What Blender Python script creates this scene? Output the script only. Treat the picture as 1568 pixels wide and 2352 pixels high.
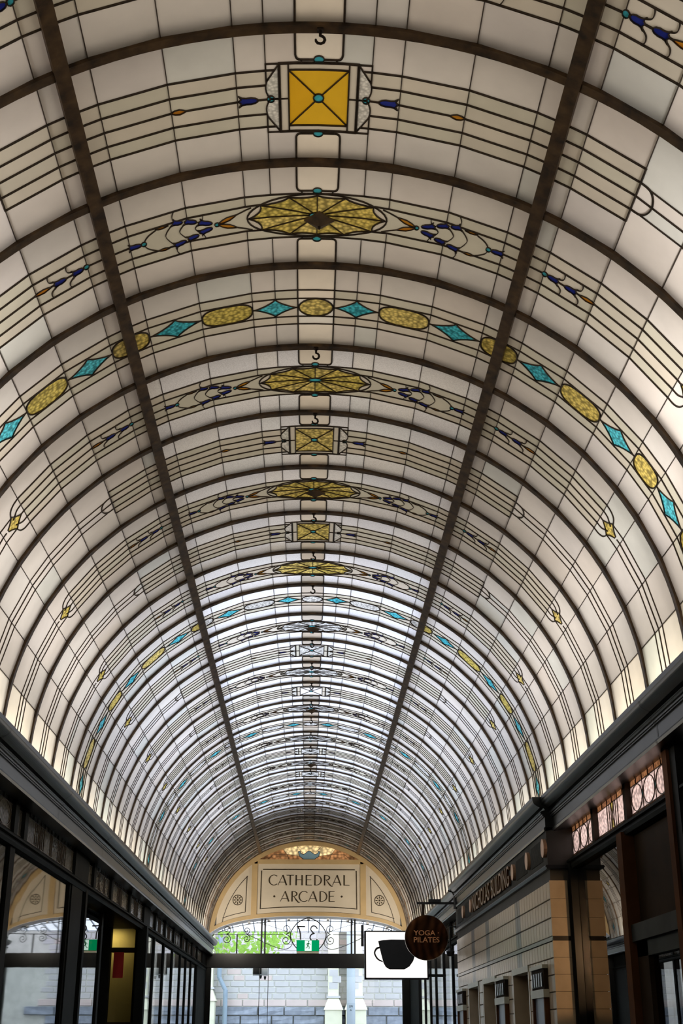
import bpy, math, random
from mathutils import Vector, Matrix
from mathutils.geometry import delaunay_2d_cdt

for o in list(bpy.data.objects):
    bpy.data.objects.remove(o)
random.seed(7)
scene = bpy.context.scene
C = scene.collection
R = math.radians

# ------------------------------------------------------------------ camera
F_PX, PITCH, YAW, ROLL = 2911.92, 0.3918, 0.0247, -0.0014
CAM = Vector((-0.0073, 0.0, 1.6))


def cam_ray(X, U):
    c, s = math.cos(ROLL), math.sin(ROLL)
    x1, u = X * c + U * s, -X * s + U * c
    c, s = math.cos(PITCH), math.sin(PITCH)
    Y, Z = c - u * s, s + u * c
    c, s = math.cos(YAW), math.sin(YAW)
    return Vector((x1 * c + Y * s, -x1 * s + Y * c, Z))


fwd = cam_ray(0, 0)
rgt = cam_ray(1, 0) - fwd
upv = cam_ray(0, 1) - fwd
cam_data = bpy.data.cameras.new('camera')
cam = bpy.data.objects.new('camera', cam_data)
C.objects.link(cam)
cam_data.sensor_fit = 'VERTICAL'
cam_data.sensor_height = 36.0
cam_data.lens = F_PX / 2352 * 36.0
cam_data.clip_start = 0.05
cam_data.clip_end = 300
cam.matrix_world = Matrix(((rgt.x, upv.x, -fwd.x, CAM.x), (rgt.y, upv.y, -fwd.y, CAM.y),
                           (rgt.z, upv.z, -fwd.z, CAM.z), (0, 0, 0, 1)))
scene.camera = cam


def to_px(p):
    d = Vector(p) - CAM
    z = d.dot(fwd)
    if z < 0.05:
        return None
    return 784 + F_PX * d.dot(rgt) / z, 1176 - F_PX * d.dot(upv) / z


# ------------------------------------------------------------------ world, lamps, exposure
world = bpy.data.worlds.new('overcast_sky')
scene.world = world
world.use_nodes = True
wn = world.node_tree.nodes
wn['Background'].inputs[0].default_value = (0.80, 0.86, 1.0, 1)
wn['Background'].inputs[1].default_value = 3.5
scene.view_settings.view_transform = 'Standard'
scene.view_settings.look = 'None'
scene.view_settings.gamma = 1
scene.view_settings.use_curve_mapping = False
scene.view_settings.exposure = 0.0


def area_lamp(name, loc, rot, sx, sy, power, col):
    l = bpy.data.lights.new(name, 'AREA')
    l.shape = 'RECTANGLE'
    l.size, l.size_y = sx, sy
    l.energy = power
    l.color = col
    o = bpy.data.objects.new(name, l)
    o.location = loc
    o.rotation_euler = rot
    C.objects.link(o)
    return o


# tube lamps on the ledges of the roof void, behind the foot of the glass vault
for sx in (-1, 1):
    area_lamp('ledge_tube_lamp', (sx * 2.50, 14.0, 3.58), (0, sx * R(112), 0), 0.06, 28.0, 120, (1.0, 0.90, 0.72))
    area_lamp('void_lamp', (sx * 2.80, 4.4, 4.75), (0, sx * R(96), 0), 0.5, 4.6, 98, (1.0, 0.93, 0.87))
    area_lamp('void_lamp', (sx * 2.80, 9.2, 4.7), (0, sx * R(98), 0), 0.5, 4.2, 50, (1.0, 0.93, 0.86))
area_lamp('void_lamp', (0, 7.6, 6.5), (0, 0, 0), 3.4, 9.0, 56, (1.0, 0.88, 0.74))
# wash lamps on the cornice ledges, turned to the tympanum
for sx in (-1, 1):
    area_lamp('wash_lamp', (sx * 1.75, 27.6, 3.60), (R(124), 0, sx * R(20)), 0.5, 0.15, 24, (1.0, 0.90, 0.76))
area_lamp('lunette_backlight', (0, 29.62, 5.42), (R(-90), 0, 0), 1.9, 0.25, 5.5, (1.0, 0.80, 0.66))  # added light, so that the lunette looks lit from behind
# ceiling lamps inside the shops
area_lamp('shop_lamp', (2.56, 9.45, 3.17), (0, R(80), 0), 0.08, 3.2, 13, (1.0, 0.88, 0.82))
area_lamp('shop_lamp', (-2.75, 18.12, 2.9), (R(20), 0, 0), 0.4, 0.1, 2.2, (1.0, 0.82, 0.42))
sp = bpy.data.lights.new('shop_spot', 'SPOT')
sp.energy, sp.color, sp.spot_size, sp.shadow_soft_size = 1800, (1.0, 0.58, 0.28), R(40), 0.05
so = bpy.data.objects.new('shop_spot', sp)
so.location = (2.75, 9.55, 2.3)
so.rotation_euler = (Vector((2.09, 10.98, 2.3)) - Vector(so.location)).to_track_quat('-Z', 'Y').to_euler()
C.objects.link(so)

# ------------------------------------------------------------------ materials
MATS = {}


def new_mat(name):
    m = bpy.data.materials.new(name)
    m.use_nodes = True
    nt = m.node_tree
    nt.nodes.clear()
    out = nt.nodes.new('ShaderNodeOutputMaterial')
    MATS[name] = m
    return m, nt, out


def node(nt, kind, **kw):
    n = nt.nodes.new(kind)
    for k, v in kw.items():
        n.inputs[k].default_value = v
    return n


def rgba(c):
    return (c[0], c[1], c[2], 1)


def variation(nt, col, amt, scale=3.0, detail=4.0, dark=None, sharp=(0.3, 0.7)):
    """object-space noise between two tones of one colour"""
    tc = nt.nodes.new('ShaderNodeTexCoord')
    nz = node(nt, 'ShaderNodeTexNoise', Scale=scale, Detail=detail)
    nt.links.new(tc.outputs['Object'], nz.inputs['Vector'])
    mp = nt.nodes.new('ShaderNodeMapRange')
    mp.inputs[1].default_value, mp.inputs[2].default_value = sharp
    nt.links.new(nz.outputs['Fac'], mp.inputs[0])
    mx = nt.nodes.new('ShaderNodeMix')
    mx.data_type = 'RGBA'
    mx.inputs[6].default_value = rgba(dark if dark else [c * (1 - amt) for c in col])
    mx.inputs[7].default_value = rgba(col)
    nt.links.new(mp.outputs[0], mx.inputs[0])
    return mx.outputs[2], nz, tc


def schlick(nt, f0, power=5.0, top=1.0):
    """reflectance rising towards grazing view, the same from both sides"""
    lw = nt.nodes.new('ShaderNodeLayerWeight')
    pw = nt.nodes.new('ShaderNodeMath')
    pw.operation = 'POWER'
    pw.inputs[1].default_value = power
    nt.links.new(lw.outputs['Facing'], pw.inputs[0])
    mp = nt.nodes.new('ShaderNodeMapRange')
    mp.inputs[3].default_value, mp.inputs[4].default_value = f0, top
    nt.links.new(pw.outputs[0], mp.inputs[0])
    return mp.outputs[0]


def paint(name, col, rough=0.5, metal=0.0, amt=0.25, scale=4.0, dark=None, bump=0.0, sharp=(0.3, 0.7), spec=0.5):
    m, nt, out = new_mat(name)
    p = node(nt, 'ShaderNodeBsdfPrincipled', Roughness=rough, Metallic=metal)
    p.inputs['Specular IOR Level'].default_value = spec
    c, nz, tc = variation(nt, col, amt, scale, dark=dark, sharp=sharp)
    nt.links.new(c, p.inputs['Base Color'])
    if bump:
        b = node(nt, 'ShaderNodeBump', Strength=bump, Distance=0.01)
        nt.links.new(nz.outputs['Fac'], b.inputs['Height'])
        nt.links.new(b.outputs[0], p.inputs['Normal'])
    nt.links.new(p.outputs[0], out.inputs[0])
    return m


def matte(name, col, gloss=0.03, rough=0.35, scale=4.0):
    """old dull paint: diffuse with a weak even sheen"""
    m, nt, out = new_mat(name)
    c, nz, tc = variation(nt, col, 0.4, scale)
    d = nt.nodes.new('ShaderNodeBsdfDiffuse')
    nt.links.new(c, d.inputs[0])
    g = node(nt, 'ShaderNodeBsdfGlossy', Roughness=rough)
    mx = node(nt, 'ShaderNodeMixShader', Fac=gloss)
    nt.links.new(d.outputs[0], mx.inputs[1])
    nt.links.new(g.outputs[0], mx.inputs[2])
    nt.links.new(mx.outputs[0], out.inputs[0])
    return m


def piece_random(nt):
    """a random number for each separate pane, whether an object or a loose piece of a mesh"""
    oi = nt.nodes.new('ShaderNodeObjectInfo')
    ge = nt.nodes.new('ShaderNodeNewGeometry')
    ad = nt.nodes.new('ShaderNodeMath')
    ad.operation = 'ADD'
    nt.links.new(oi.outputs['Random'], ad.inputs[0])
    nt.links.new(ge.outputs['Random Per Island'], ad.inputs[1])
    fr = nt.nodes.new('ShaderNodeMath')
    fr.operation = 'FRACT'
    nt.links.new(ad.outputs[0], fr.inputs[0])
    return fr.outputs[0]


def leaded_glass(name, tones, trans=0.45, hammer=0.0, hscale=60.0, rough=0.25, contrast=0.5, refl=0.4):
    """opal or hammered glass: light from behind is scattered through it"""
    m, nt, out = new_mat(name)
    rnd = piece_random(nt)
    ramp = nt.nodes.new('ShaderNodeValToRGB')
    ramp.color_ramp.interpolation = 'CONSTANT'
    e = ramp.color_ramp.elements
    n = len(tones)
    e[0].color = rgba(tones[0])
    e[0].position = 0
    e[1].color = rgba(tones[-1])
    e[1].position = (n - 1) / n if n > 1 else 1
    for i in range(1, n - 1):
        x = e.new(i / n)
        x.color = rgba(tones[i])
    nt.links.new(rnd, ramp.inputs[0])
    col = ramp.outputs[0]
    tc = nt.nodes.new('ShaderNodeTexCoord')
    # seedy cloudiness; in hammered glass, refracted light and dark painted into the colour
    nz = node(nt, 'ShaderNodeTexNoise', Scale=5.0 if not hammer else hscale, Detail=5.0)
    if hammer:
        nz = node(nt, 'ShaderNodeTexVoronoi', Scale=hscale)
        nz.distance = 'EUCLIDEAN'
        h = nz.outputs['Distance']
    else:
        h = nz.outputs['Fac']
    nt.links.new(tc.outputs['Object'], nz.inputs['Vector'])
    mp = nt.nodes.new('ShaderNodeMapRange')
    if hammer:
        mp.inputs[1].default_value, mp.inputs[2].default_value = 0.1, 0.75
        mp.inputs[3].default_value, mp.inputs[4].default_value = 1.0 + contrast, 1 - contrast
    else:
        mp.inputs[1].default_value, mp.inputs[2].default_value = 0.3, 0.7
        mp.inputs[3].default_value, mp.inputs[4].default_value = 0.93, 1.04
    nt.links.new(h, mp.inputs[0])
    mul = nt.nodes.new('ShaderNodeVectorMath')
    mul.operation = 'SCALE'
    nt.links.new(col, mul.inputs[0])
    nt.links.new(mp.outputs[0], mul.inputs['Scale'])
    sc = nt.nodes.new('ShaderNodeVectorMath')
    sc.operation = 'SCALE'
    sc.inputs['Scale'].default_value = trans
    nt.links.new(mul.outputs[0], sc.inputs[0])
    tr = nt.nodes.new('ShaderNodeBsdfTranslucent')
    nt.links.new(sc.outputs[0], tr.inputs[0])
    sd = nt.nodes.new('ShaderNodeVectorMath')
    sd.operation = 'SCALE'
    sd.inputs['Scale'].default_value = refl
    nt.links.new(mul.outputs[0], sd.inputs[0])
    df = nt.nodes.new('ShaderNodeBsdfDiffuse')
    nt.links.new(sd.outputs[0], df.inputs[0])
    ad = nt.nodes.new('ShaderNodeAddShader')
    nt.links.new(tr.outputs[0], ad.inputs[0])
    nt.links.new(df.outputs[0], ad.inputs[1])
    gl = node(nt, 'ShaderNodeBsdfGlossy', Roughness=rough)
    bp = node(nt, 'ShaderNodeBump', Strength=0.15 if not hammer else hammer, Distance=0.004)
    nt.links.new(h, bp.inputs['Height'])
    nt.links.new(bp.outputs[0], gl.inputs['Normal'])
    mix = nt.nodes.new('ShaderNodeMixShader')
    nt.links.new(schlick(nt, 0.03, 5.0, 0.55), mix.inputs[0])
    nt.links.new(ad.outputs[0], mix.inputs[1])
    nt.links.new(gl.outputs[0], mix.inputs[2])
    nt.links.new(mix.outputs[0], out.inputs[0])
    return m


def window_glass(name, f0=0.06, rough=0.0, tint=(1, 1, 1), wave=0.0):
    m, nt, out = new_mat(name)
    tr = node(nt, 'ShaderNodeBsdfTransparent', Color=rgba(tint))
    gl = node(nt, 'ShaderNodeBsdfGlossy', Roughness=rough)
    if wave:
        tc = nt.nodes.new('ShaderNodeTexCoord')
        nz = node(nt, 'ShaderNodeTexNoise', Scale=1.2, Detail=2.0)
        nt.links.new(tc.outputs['Object'], nz.inputs['Vector'])
        b = node(nt, 'ShaderNodeBump', Strength=wave, Distance=0.02)
        nt.links.new(nz.outputs['Fac'], b.inputs['Height'])
        nt.links.new(b.outputs[0], gl.inputs['Normal'])
    mx = nt.nodes.new('ShaderNodeMixShader')
    nt.links.new(schlick(nt, f0), mx.inputs[0])
    nt.links.new(tr.outputs[0], mx.inputs[1])
    nt.links.new(gl.outputs[0], mx.inputs[2])
    nt.links.new(mx.outputs[0], out.inputs[0])
    return m


def glow(name, col, strength):
    m, nt, out = new_mat(name)
    e = node(nt, 'ShaderNodeEmission', Color=rgba(col), Strength=strength)
    nt.links.new(e.outputs[0], out.inputs[0])
    return m


WHITES = [(.80, .76, .71), (.82, .77, .72), (.78, .75, .71), (.82, .78, .73), (.80, .74, .68), (.81, .77, .72), (.79, .76, .72), (.83, .78, .73), (.80, .75, .70), (.76, .77, .73), (.81, .76, .71), (.79, .75, .72), (.82, .78, .73)]
leaded_glass('opal_white', WHITES, 0.47)
leaded_glass('opal_foot', [(.86, .81, .72), (.88, .84, .76), (.86, .80, .70), (.88, .85, .79), (.86, .82, .74), (.81, .84, .77)], 0.68)
leaded_glass('opal_silver', [(.80, .80, .83), (.84, .84, .86), (.78, .79, .83), (.82, .81, .80), (.80, .82, .84)], 0.62, hammer=0.3, hscale=110, contrast=0.10)
leaded_glass('opal_cream', [(.82, .75, .64), (.82, .76, .66), (.78, .76, .70)], 0.62)
leaded_glass('opal_beige', [(.80, .68, .54), (.78, .69, .58), (.76, .70, .62)], 0.40)
leaded_glass('opal_band', [(.74, .69, .58), (.77, .71, .60), (.72, .69, .57)], 0.44)
leaded_glass('amber_plain', [(.86, .52, .03), (.82, .46, .02), (.88, .57, .08)], 0.48)
leaded_glass('amber_hammered', [(.56, .44, .11), (.60, .48, .15), (.52, .42, .10)], 0.55, hammer=0.8, hscale=42, contrast=0.55)
leaded_glass('silver_hammered', [(.62, .62, .60), (.66, .66, .64)], 0.5, hammer=0.8, hscale=42, contrast=0.5)
leaded_glass('pale_hammered', [(.66, .66, .60), (.70, .69, .64)], 0.5, hammer=0.6, hscale=60, contrast=0.3)
leaded_glass('turquoise', [(.05, .37, .45), (.07, .42, .50)], 0.62, hammer=0.8, hscale=48, contrast=0.55, refl=0.3)
leaded_glass('turquoise_jewel', [(.06, .40, .50), (.05, .36, .42)], 0.5, rough=0.1)
leaded_glass('cobalt', [(.015, .022, .17), (.02, .03, .22)], 0.55, rough=0.08)
leaded_glass('amber_leaf', [(.50, .22, .02), (.45, .18, .02)], 0.5, rough=0.1)
leaded_glass('pink_hammered', [(.72, .57, .55), (.76, .61, .59), (.68, .53, .50)], 0.7, hammer=0.8, hscale=38, contrast=0.5)
leaded_glass('brown_hammered', [(.34, .16, .07), (.38, .19, .09), (.30, .14, .07)], 0.55, hammer=0.8, hscale=38, contrast=0.5)
leaded_glass('smoky_pane', [(.18, .16, .13), (.22, .19, .14), (.15, .14, .12)], 0.25, hammer=0.5, hscale=40, contrast=0.3, rough=0.12)
leaded_glass('lunette_glass', [(.74, .44, .32), (.66, .34, .20), (.72, .50, .38), (.30, .17, .08), (.66, .60, .36)], 0.8, hammer=0.8, hscale=14, contrast=0.6)
leaded_glass('lunette_blue', [(.12, .22, .28)], 0.5)
paint('lead_came', (.085, .055, .034), 0.5, 0.2, 0.5, 30)
paint('rib_bronze', (.165, .095, .042), 0.5, 0.15, 0.6, 14, dark=(.042, .026, .016), bump=0.3)
matte('joinery', (.012, .013, .012), 0.035, 0.3)
paint('cornice_paint', (.013, .016, .017), 0.34, 0, 0.45, 2.2, bump=0.05, spec=0.35)
matte('frieze_paint', (.036, .038, .036), 0.05, 0.3)
matte('dark_wood', (.034, .021, .012), 0.02)
matte('wood_trim', (.11, .045, .018), 0.02)
paint('iron', (.012, .012, .012), 0.5, 0.2, 0.3, 10)
paint('hook_iron', (.035, .020, .012), 0.6, 0.5, 0.5, 30)
paint('tympanum_frame', (.62, .43, .20), 0.5, 0, 0.18, 3)
paint('tympanum_panel', (.72, .62, .47), 0.55, 0, 0.12, 2)
paint('gilt_dark', (.085, .055, .022), 0.4, 0.3, 0.6, 9, dark=(.03, .02, .01))
paint('void_wall', (.55, .52, .47), 0.8, 0, 0.15, 1)
paint('shop_dark', (.030, .026, .022), 0.8, 0, 0.3, 1)
paint('shop_yellow', (.60, .50, .20), 0.7, 0, 0.1, 1)
paint('floor_tile', (.16, .14, .12), 0.3, 0, 0.3, 2)
paint('tile_cream', (.50, .40, .27), 0.30, 0, 0.14, 9, spec=0.3)
paint('tile_grey', (.13, .13, .115), 0.30, 0, 0.2, 9, spec=0.3)
paint('tile_dark', (.03, .028, .025), 0.2, 0, 0.2, 9)
paint('grout', (.06, .055, .045), 0.8)
paint('lintel', (.50, .50, .40), 0.4, 0, 0.15, 6)
paint('disc_rosette', (.42, .25, .15), 0.4, 0.3, 0.2, 10)
paint('letter_bronze', (.13, .065, .028), 0.35, 0.6, 0.3, 12)
paint('copper_letter', (.95, .45, .20), 0.35, 0.5, 0.2, 12)
paint('mustard', (.20, .15, .035), 0.5, 0, 0.2, 3)
paint('red_banner', (.42, .012, .008), 0.6, 0, 0.15, 5)
paint('white_paint', (.80, .80, .80), 0.4, 0, 0.06, 2)
paint('chrome', (.75, .75, .75), 0.12, 1.0, 0.1, 5)
paint('stone_pale', (.60, .58, .60), 0.85, 0, 0.12, 2.5)
paint('stone_pink', (.68, .56, .54), 0.85, 0, 0.12, 2.5)
paint('bluestone', (.34, .37, .45), 0.85, 0, 0.35, 5, bump=0.8)
paint('freestone', (.80, .78, .62), 0.85, 0, 0.12, 3)
paint('mortar', (.70, .69, .64), 0.9)
paint('pole_paint', (.55, .62, .70), 0.5, 0, 0.08, 3)
paint('pipe_paint', (.30, .38, .48), 0.5, 0, 0.15, 3)
paint('asphalt', (.14, .14, .14), 0.9, 0, 0.2, 2)
paint('exit_green', (.0, .22, .08), 0.5)
paint('notice_blue', (.20, .24, .32), 0.35, 0, 0.3, 4)
paint('sign_yellow', (.75, .42, .02), 0.5)
paint('bark', (.10, .07, .05), 0.9)
glow('lightbox_white', (1.0, 0.93, 0.87), 1.6)
glow('exit_glow_green', (0.0, 0.36, 0.12), 0.9)
glow('exit_glow_white', (0.75, 1.0, 0.85), 1.2)
window_glass('shop_glass', 0.07, 0.02, (.85, .85, .82), 0.03)
window_glass('polished_glass', 0.30, 0.0, (.2, .2, .2))
window_glass('door_glass', 0.03, 0.0, (.93, .97, .96))
m, nt, out = new_mat('leaf_green')
tr = node(nt, 'ShaderNodeBsdfTranslucent', Color=(.44, .70, .15, 1))
df = node(nt, 'ShaderNodeBsdfDiffuse', Color=(.36, .60, .14, 1))
mx = node(nt, 'ShaderNodeMixShader', Fac=0.5)
nt.links.new(tr.outputs[0], mx.inputs[1])
nt.links.new(df.outputs[0], mx.inputs[2])
nt.links.new(mx.outputs[0], out.inputs[0])
# canopy glass outside the door
m, nt, out = new_mat('canopy_glass')
tr = node(nt, 'ShaderNodeBsdfTranslucent', Color=(.85, .88, .88, 1))
nt.links.new(tr.outputs[0], out.inputs[0])
# dark polished metal of the round sign, in wavy brown tones
m, nt, out = new_mat('polished_bronze')
p = node(nt, 'ShaderNodeBsdfPrincipled', Roughness=0.07, Metallic=0.85)
tc = nt.nodes.new('ShaderNodeTexCoord')
wv = node(nt, 'ShaderNodeTexWave', Scale=3.0, Distortion=9.0, Detail=2.0)
wv.inputs['Detail Scale'].default_value = 0.7
nt.links.new(tc.outputs['Object'], wv.inputs['Vector'])
rp = nt.nodes.new('ShaderNodeValToRGB')
rp.color_ramp.elements[0].color = (.06, .022, .008, 1)
rp.color_ramp.elements[1].color = (.17, .07, .03, 1)
nt.links.new(wv.outputs['Fac'], rp.inputs[0])
nt.links.new(rp.outputs[0], p.inputs['Base Color'])
nt.links.new(p.outputs[0], out.inputs[0])


# ------------------------------------------------------------------ object helpers
WORLD = {}


def put(o, parent=None, loc=None, **props):
    """link o; meshes are given in world space unless loc is set"""
    C.objects.link(o)
    if loc is not None:
        o.location = loc
    w = Matrix.Translation(o.location) if loc is not None else Matrix()
    if parent is not None:
        o.parent = parent
        o.matrix_parent_inverse = WORLD[parent.name].inverted()
    WORLD[o.name] = w
    for k, v in props.items():
        o[k] = v
    return o


def thing(name, loc, label=None, category=None, group=None, kind=None, parent=None):
    o = bpy.data.objects.new(name, None)
    o.empty_display_size = 0.1
    put(o, parent, loc)
    for k, v in (('label', label), ('category', category), ('group', group), ('kind', kind)):
        if v:
            o[k] = v
    return o


class MB:
    def __init__(self):
        self.v, self.f, self.m = [], [], []

    def add(self, vs, fs, mi=0):
        b = len(self.v)
        self.v += [tuple(p) for p in vs]
        self.f += [[b + i for i in f] for f in fs]
        self.m += [mi] * len(fs)
        return self

    def box(self, x0, x1, y0, y1, z0, z1, mi=0):
        x0, x1 = min(x0, x1), max(x0, x1)
        y0, y1 = min(y0, y1), max(y0, y1)
        vs = [(x, y, z) for z in (z0, z1) for y in (y0, y1) for x in (x0, x1)]
        return self.add(vs, [(0, 2, 3, 1), (4, 5, 7, 6), (0, 1, 5, 4), (2, 6, 7, 3), (0, 4, 6, 2), (1, 3, 7, 5)], mi)

    def prism_y(self, prof, y0, y1, mi=0, caps=True):
        n = len(prof)
        vs = [(x, y0, z) for x, z in prof] + [(x, y1, z) for x, z in prof]
        fs = [(i, (i + 1) % n, n + (i + 1) % n, n + i) for i in range(n)]
        if caps:
            fs += [tuple(range(n - 1, -1, -1)), tuple(range(n, 2 * n))]
        return self.add(vs, fs, mi)

    def tube(self, pts, r, seg=6, mi=0):
        pts = [Vector(p) for p in pts]
        n = len(pts)
        vs, fs = [], []
        ref = None
        for i, p in enumerate(pts):
            d = (pts[min(i + 1, n - 1)] - pts[max(i - 1, 0)]).normalized()
            if ref is None:
                ref = d.orthogonal().normalized()
            ref = (ref - d * ref.dot(d))
            ref = ref.normalized() if ref.length > 1e-6 else d.orthogonal().normalized()
            b = d.cross(ref)
            rr = r[i] if isinstance(r, (list, tuple)) else r
            for k in range(seg):
                a = 2 * math.pi * k / seg
                vs.append(p + (ref * math.cos(a) + b * math.sin(a)) * rr)
        for i in range(n - 1):
            for k in range(seg):
                fs.append((i * seg + k, i * seg + (k + 1) % seg, (i + 1) * seg + (k + 1) % seg, (i + 1) * seg + k))
        fs += [tuple(range(seg - 1, -1, -1)), tuple((n - 1) * seg + k for k in range(seg))]
        return self.add(vs, fs, mi)

    def poly(self, pts, thick, mapf, mi=0):
        """flat outline (u,w) mapped by mapf(u,w,depth), given a thickness"""
        n = len(pts)
        a = sum(pts[i][0] * pts[(i + 1) % n][1] - pts[(i + 1) % n][0] * pts[i][1] for i in range(n))
        if a < 0:
            pts = pts[::-1]
        vs = [mapf(u, w, 0) for u, w in pts] + [mapf(u, w, thick) for u, w in pts]
        fs = [tuple(range(n)), tuple(range(2 * n - 1, n - 1, -1))] + [(i, n + i, n + (i + 1) % n, (i + 1) % n) for i in range(n)]
        return self.add(vs, fs, mi)

    def mesh(self, name, mats, smooth=False):
        me = bpy.data.meshes.new(name)
        me.from_pydata(self.v, [], self.f)
        for m in (mats if isinstance(mats, (list, tuple)) else [mats]):
            me.materials.append(MATS[m])
        me.polygons.foreach_set('material_index', self.m)
        if smooth:
            me.polygons.foreach_set('use_smooth', [True] * len(me.polygons))
        me.update()
        return me

    def build(self, name, mats, parent=None, smooth=False, loc=None, **props):
        return put(bpy.data.objects.new(name, self.mesh(name, mats, smooth)), parent, loc, **props)


def label(o, text, cat, group=None):
    o['label'] = text
    o['category'] = cat
    if group:
        o['group'] = group
    return o


def struct(o):
    o['kind'] = 'structure'
    return o


def box(name, mat, x0, x1, y0, y1, z0, z1, parent=None, **props):
    return MB().box(x0, x1, y0, y1, z0, z1).build(name, mat, parent, **props)


def in_poly(p, poly):
    x, y = p
    c = False
    n = len(poly)
    j = n - 1
    for i in range(n):
        xi, yi = poly[i]
        xj, yj = poly[j]
        if (yi > y) != (yj > y) and x < (xj - xi) * (y - yi) / (yj - yi) + xi:
            c = not c
        j = i
    return c


# ------------------------------------------------------------------ leaded light engine
class Lead:
    """a flat drawing of came lines; the panes are the regions between them"""

    def __init__(self, bounds, kx=1.0, ky=1.0):
        self.kx, self.ky = kx, ky          # drawing units to metres
        self.lines, self.shapes, self.virtual = [], [], []
        x0, x1, y0, y1 = bounds
        self.bounds = bounds
        self.frame = [(x0, y0), (x1, y0), (x1, y1), (x0, y1), (x0, y0)]

    def line(self, pts, w, mirror=False, h=1.0):
        self.lines.append((pts, w, h, True))
        if mirror:
            self.lines.append(([(-a, b) for a, b in pts], w, h, True))

    def shape(self, pts, kind, w, mirror=False, h=1.0):
        for s in ((1, -1) if mirror else (1,)):
            q = [(s * a, b) for a, b in pts]
            self.shapes.append((q, kind))
            self.lines.append((q + [q[0]], w, h, False))

    def regions(self):
        vs, es, real = [], [], []
        idx = {}

        def vid(p):
            k = (round(p[0] * self.kx, 5), round(p[1] * self.ky, 5))
            if k not in idx:
                idx[k] = len(vs)
                vs.append(Vector(k))
            return idx[k]

        x0, x1, y0, y1 = self.bounds
        for pts, isreal in [(l[0], True) for l in self.lines] + [(self.frame, True)] + [(v, False) for v in self.virtual]:
            ids = [vid((min(max(p[0], x0), x1), min(max(p[1], y0), y1))) for p in pts]
            for a, b in zip(ids, ids[1:]):
                if a != b:
                    es.append((a, b))
                    real.append(isreal)
        ov, oe, of, _, oei, _ = delaunay_2d_cdt(vs, es, [], 0, 2e-4)
        barrier = set()
        for e, src in zip(oe, oei):
            if any(real[i] for i in src if i < len(real)):
                barrier.add((min(e), max(e)))
        em = {}
        for i, f in enumerate(of):
            for a, b in zip(f, f[1:] + f[:1]):
                em.setdefault((min(a, b), max(a, b)), []).append(i)
        seen = [False] * len(of)
        out = []
        for i in range(len(of)):
            if seen[i]:
                continue
            st, comp = [i], []
            seen[i] = True
            while st:
                t = st.pop()
                comp.append(t)
                f = of[t]
                for a, b in zip(f, f[1:] + f[:1]):
                    k = (min(a, b), max(a, b))
                    if k in barrier:
                        continue
                    for u in em[k]:
                        if not seen[u]:
                            seen[u] = True
                            st.append(u)
            area, best, bc = 0, -1, None
            for t in comp:
                a, b, c = [ov[q] for q in of[t]]
                ar = abs((b - a).cross(c - a)) / 2
                area += ar
                if ar > best:
                    best = ar
                    g = (a + b + c) / 3
                    bc = (g.x / self.kx, g.y / self.ky)
            if area < 2e-5:
                continue
            used = sorted({q for t in comp for q in of[t]})
            rm = {q: n for n, q in enumerate(used)}
            pv = [(ov[q].x / self.kx, ov[q].y / self.ky) for q in used]
            pf = []
            for t in comp:
                a, b, c = of[t]
                if (ov[b] - ov[a]).cross(ov[c] - ov[a]) < 0:
                    b, c = c, b
                pf.append((rm[a], rm[b], rm[c]))
            kind = None
            for poly, k in self.shapes:
                if in_poly(bc, poly):
                    kind = k
            out.append((pv, pf, bc, kind, area))
        return out

    def came_mesh(self, mapf, breaks=(), depth=0.008):
        """raised lead strips; mapf(u,v,h) gives the 3D point h in front of the glass"""
        mb = MB()
        solid = [(q, min(p[0] for p in q), max(p[0] for p in q), min(p[1] for p in q), max(p[1] for p in q))
                 for q, k in self.shapes if k in ('turquoise_jewel', 'jewel_dark', 'cobalt', 'amber_leaf', 'jewel', 'vase')]
        for pts, w, hm, clip in self.lines:
            # cut at facet breaks
            q = [pts[0]]
            for a, b in zip(pts, pts[1:]):
                cuts = sorted([(t - a[0]) / (b[0] - a[0]) for t in breaks if min(a[0], b[0]) + 1e-6 < t < max(a[0], b[0]) - 1e-6]) if abs(b[0] - a[0]) > 1e-6 else []
                for c in cuts:
                    q.append((a[0] + (b[0] - a[0]) * c, a[1] + (b[1] - a[1]) * c))
                q.append(b)
            segs = []
            for a, b in zip(q, q[1:]):
                near = [z for z in solid if clip and max(a[0], b[0]) > z[1] and min(a[0], b[0]) < z[2] and max(a[1], b[1]) >= z[3] and min(a[1], b[1]) <= z[4]]
                if not near:
                    segs.append((a, b))
                    continue
                n = max(2, int(math.hypot((b[0] - a[0]) * self.kx, (b[1] - a[1]) * self.ky) / .004))
                run = None
                for i in range(n):
                    m = ((i + .5) / n)
                    c = (a[0] + (b[0] - a[0]) * m, a[1] + (b[1] - a[1]) * m)
                    p0 = (a[0] + (b[0] - a[0]) * i / n, a[1] + (b[1] - a[1]) * i / n)
                    if any(in_poly(c, z[0]) for z in near):
                        if run:
                            segs.append((run, p0))
                        run = None
                    elif run is None:
                        run = p0
                if run:
                    segs.append((run, b))
            for a, b in segs:
                dx, dy = (b[0] - a[0]) * self.kx, (b[1] - a[1]) * self.ky
                L = math.hypot(dx, dy)
                if L < 1e-5:
                    continue
                nx, ny = -dy / L * w / 2, dx / L * w / 2
                ex, ey = dx / L * w * 0.25, dy / L * w * 0.25
                c = []
                for (px, py), s in ((a, -1), (b, 1)):
                    for m2, hh in ((1.0, -0.004), (0.62, depth * hm), (-0.62, depth * hm), (-1.0, -0.004)):
                        c.append(mapf(px + (nx * m2 + ex * s) / self.kx, py + (ny * m2 + ey * s) / self.ky, hh))
                mb.add(c, [(0, 4, 5, 1), (1, 5, 6, 2), (2, 6, 7, 3), (0, 1, 2, 3), (7, 6, 5, 4)])
        return mb


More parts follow.
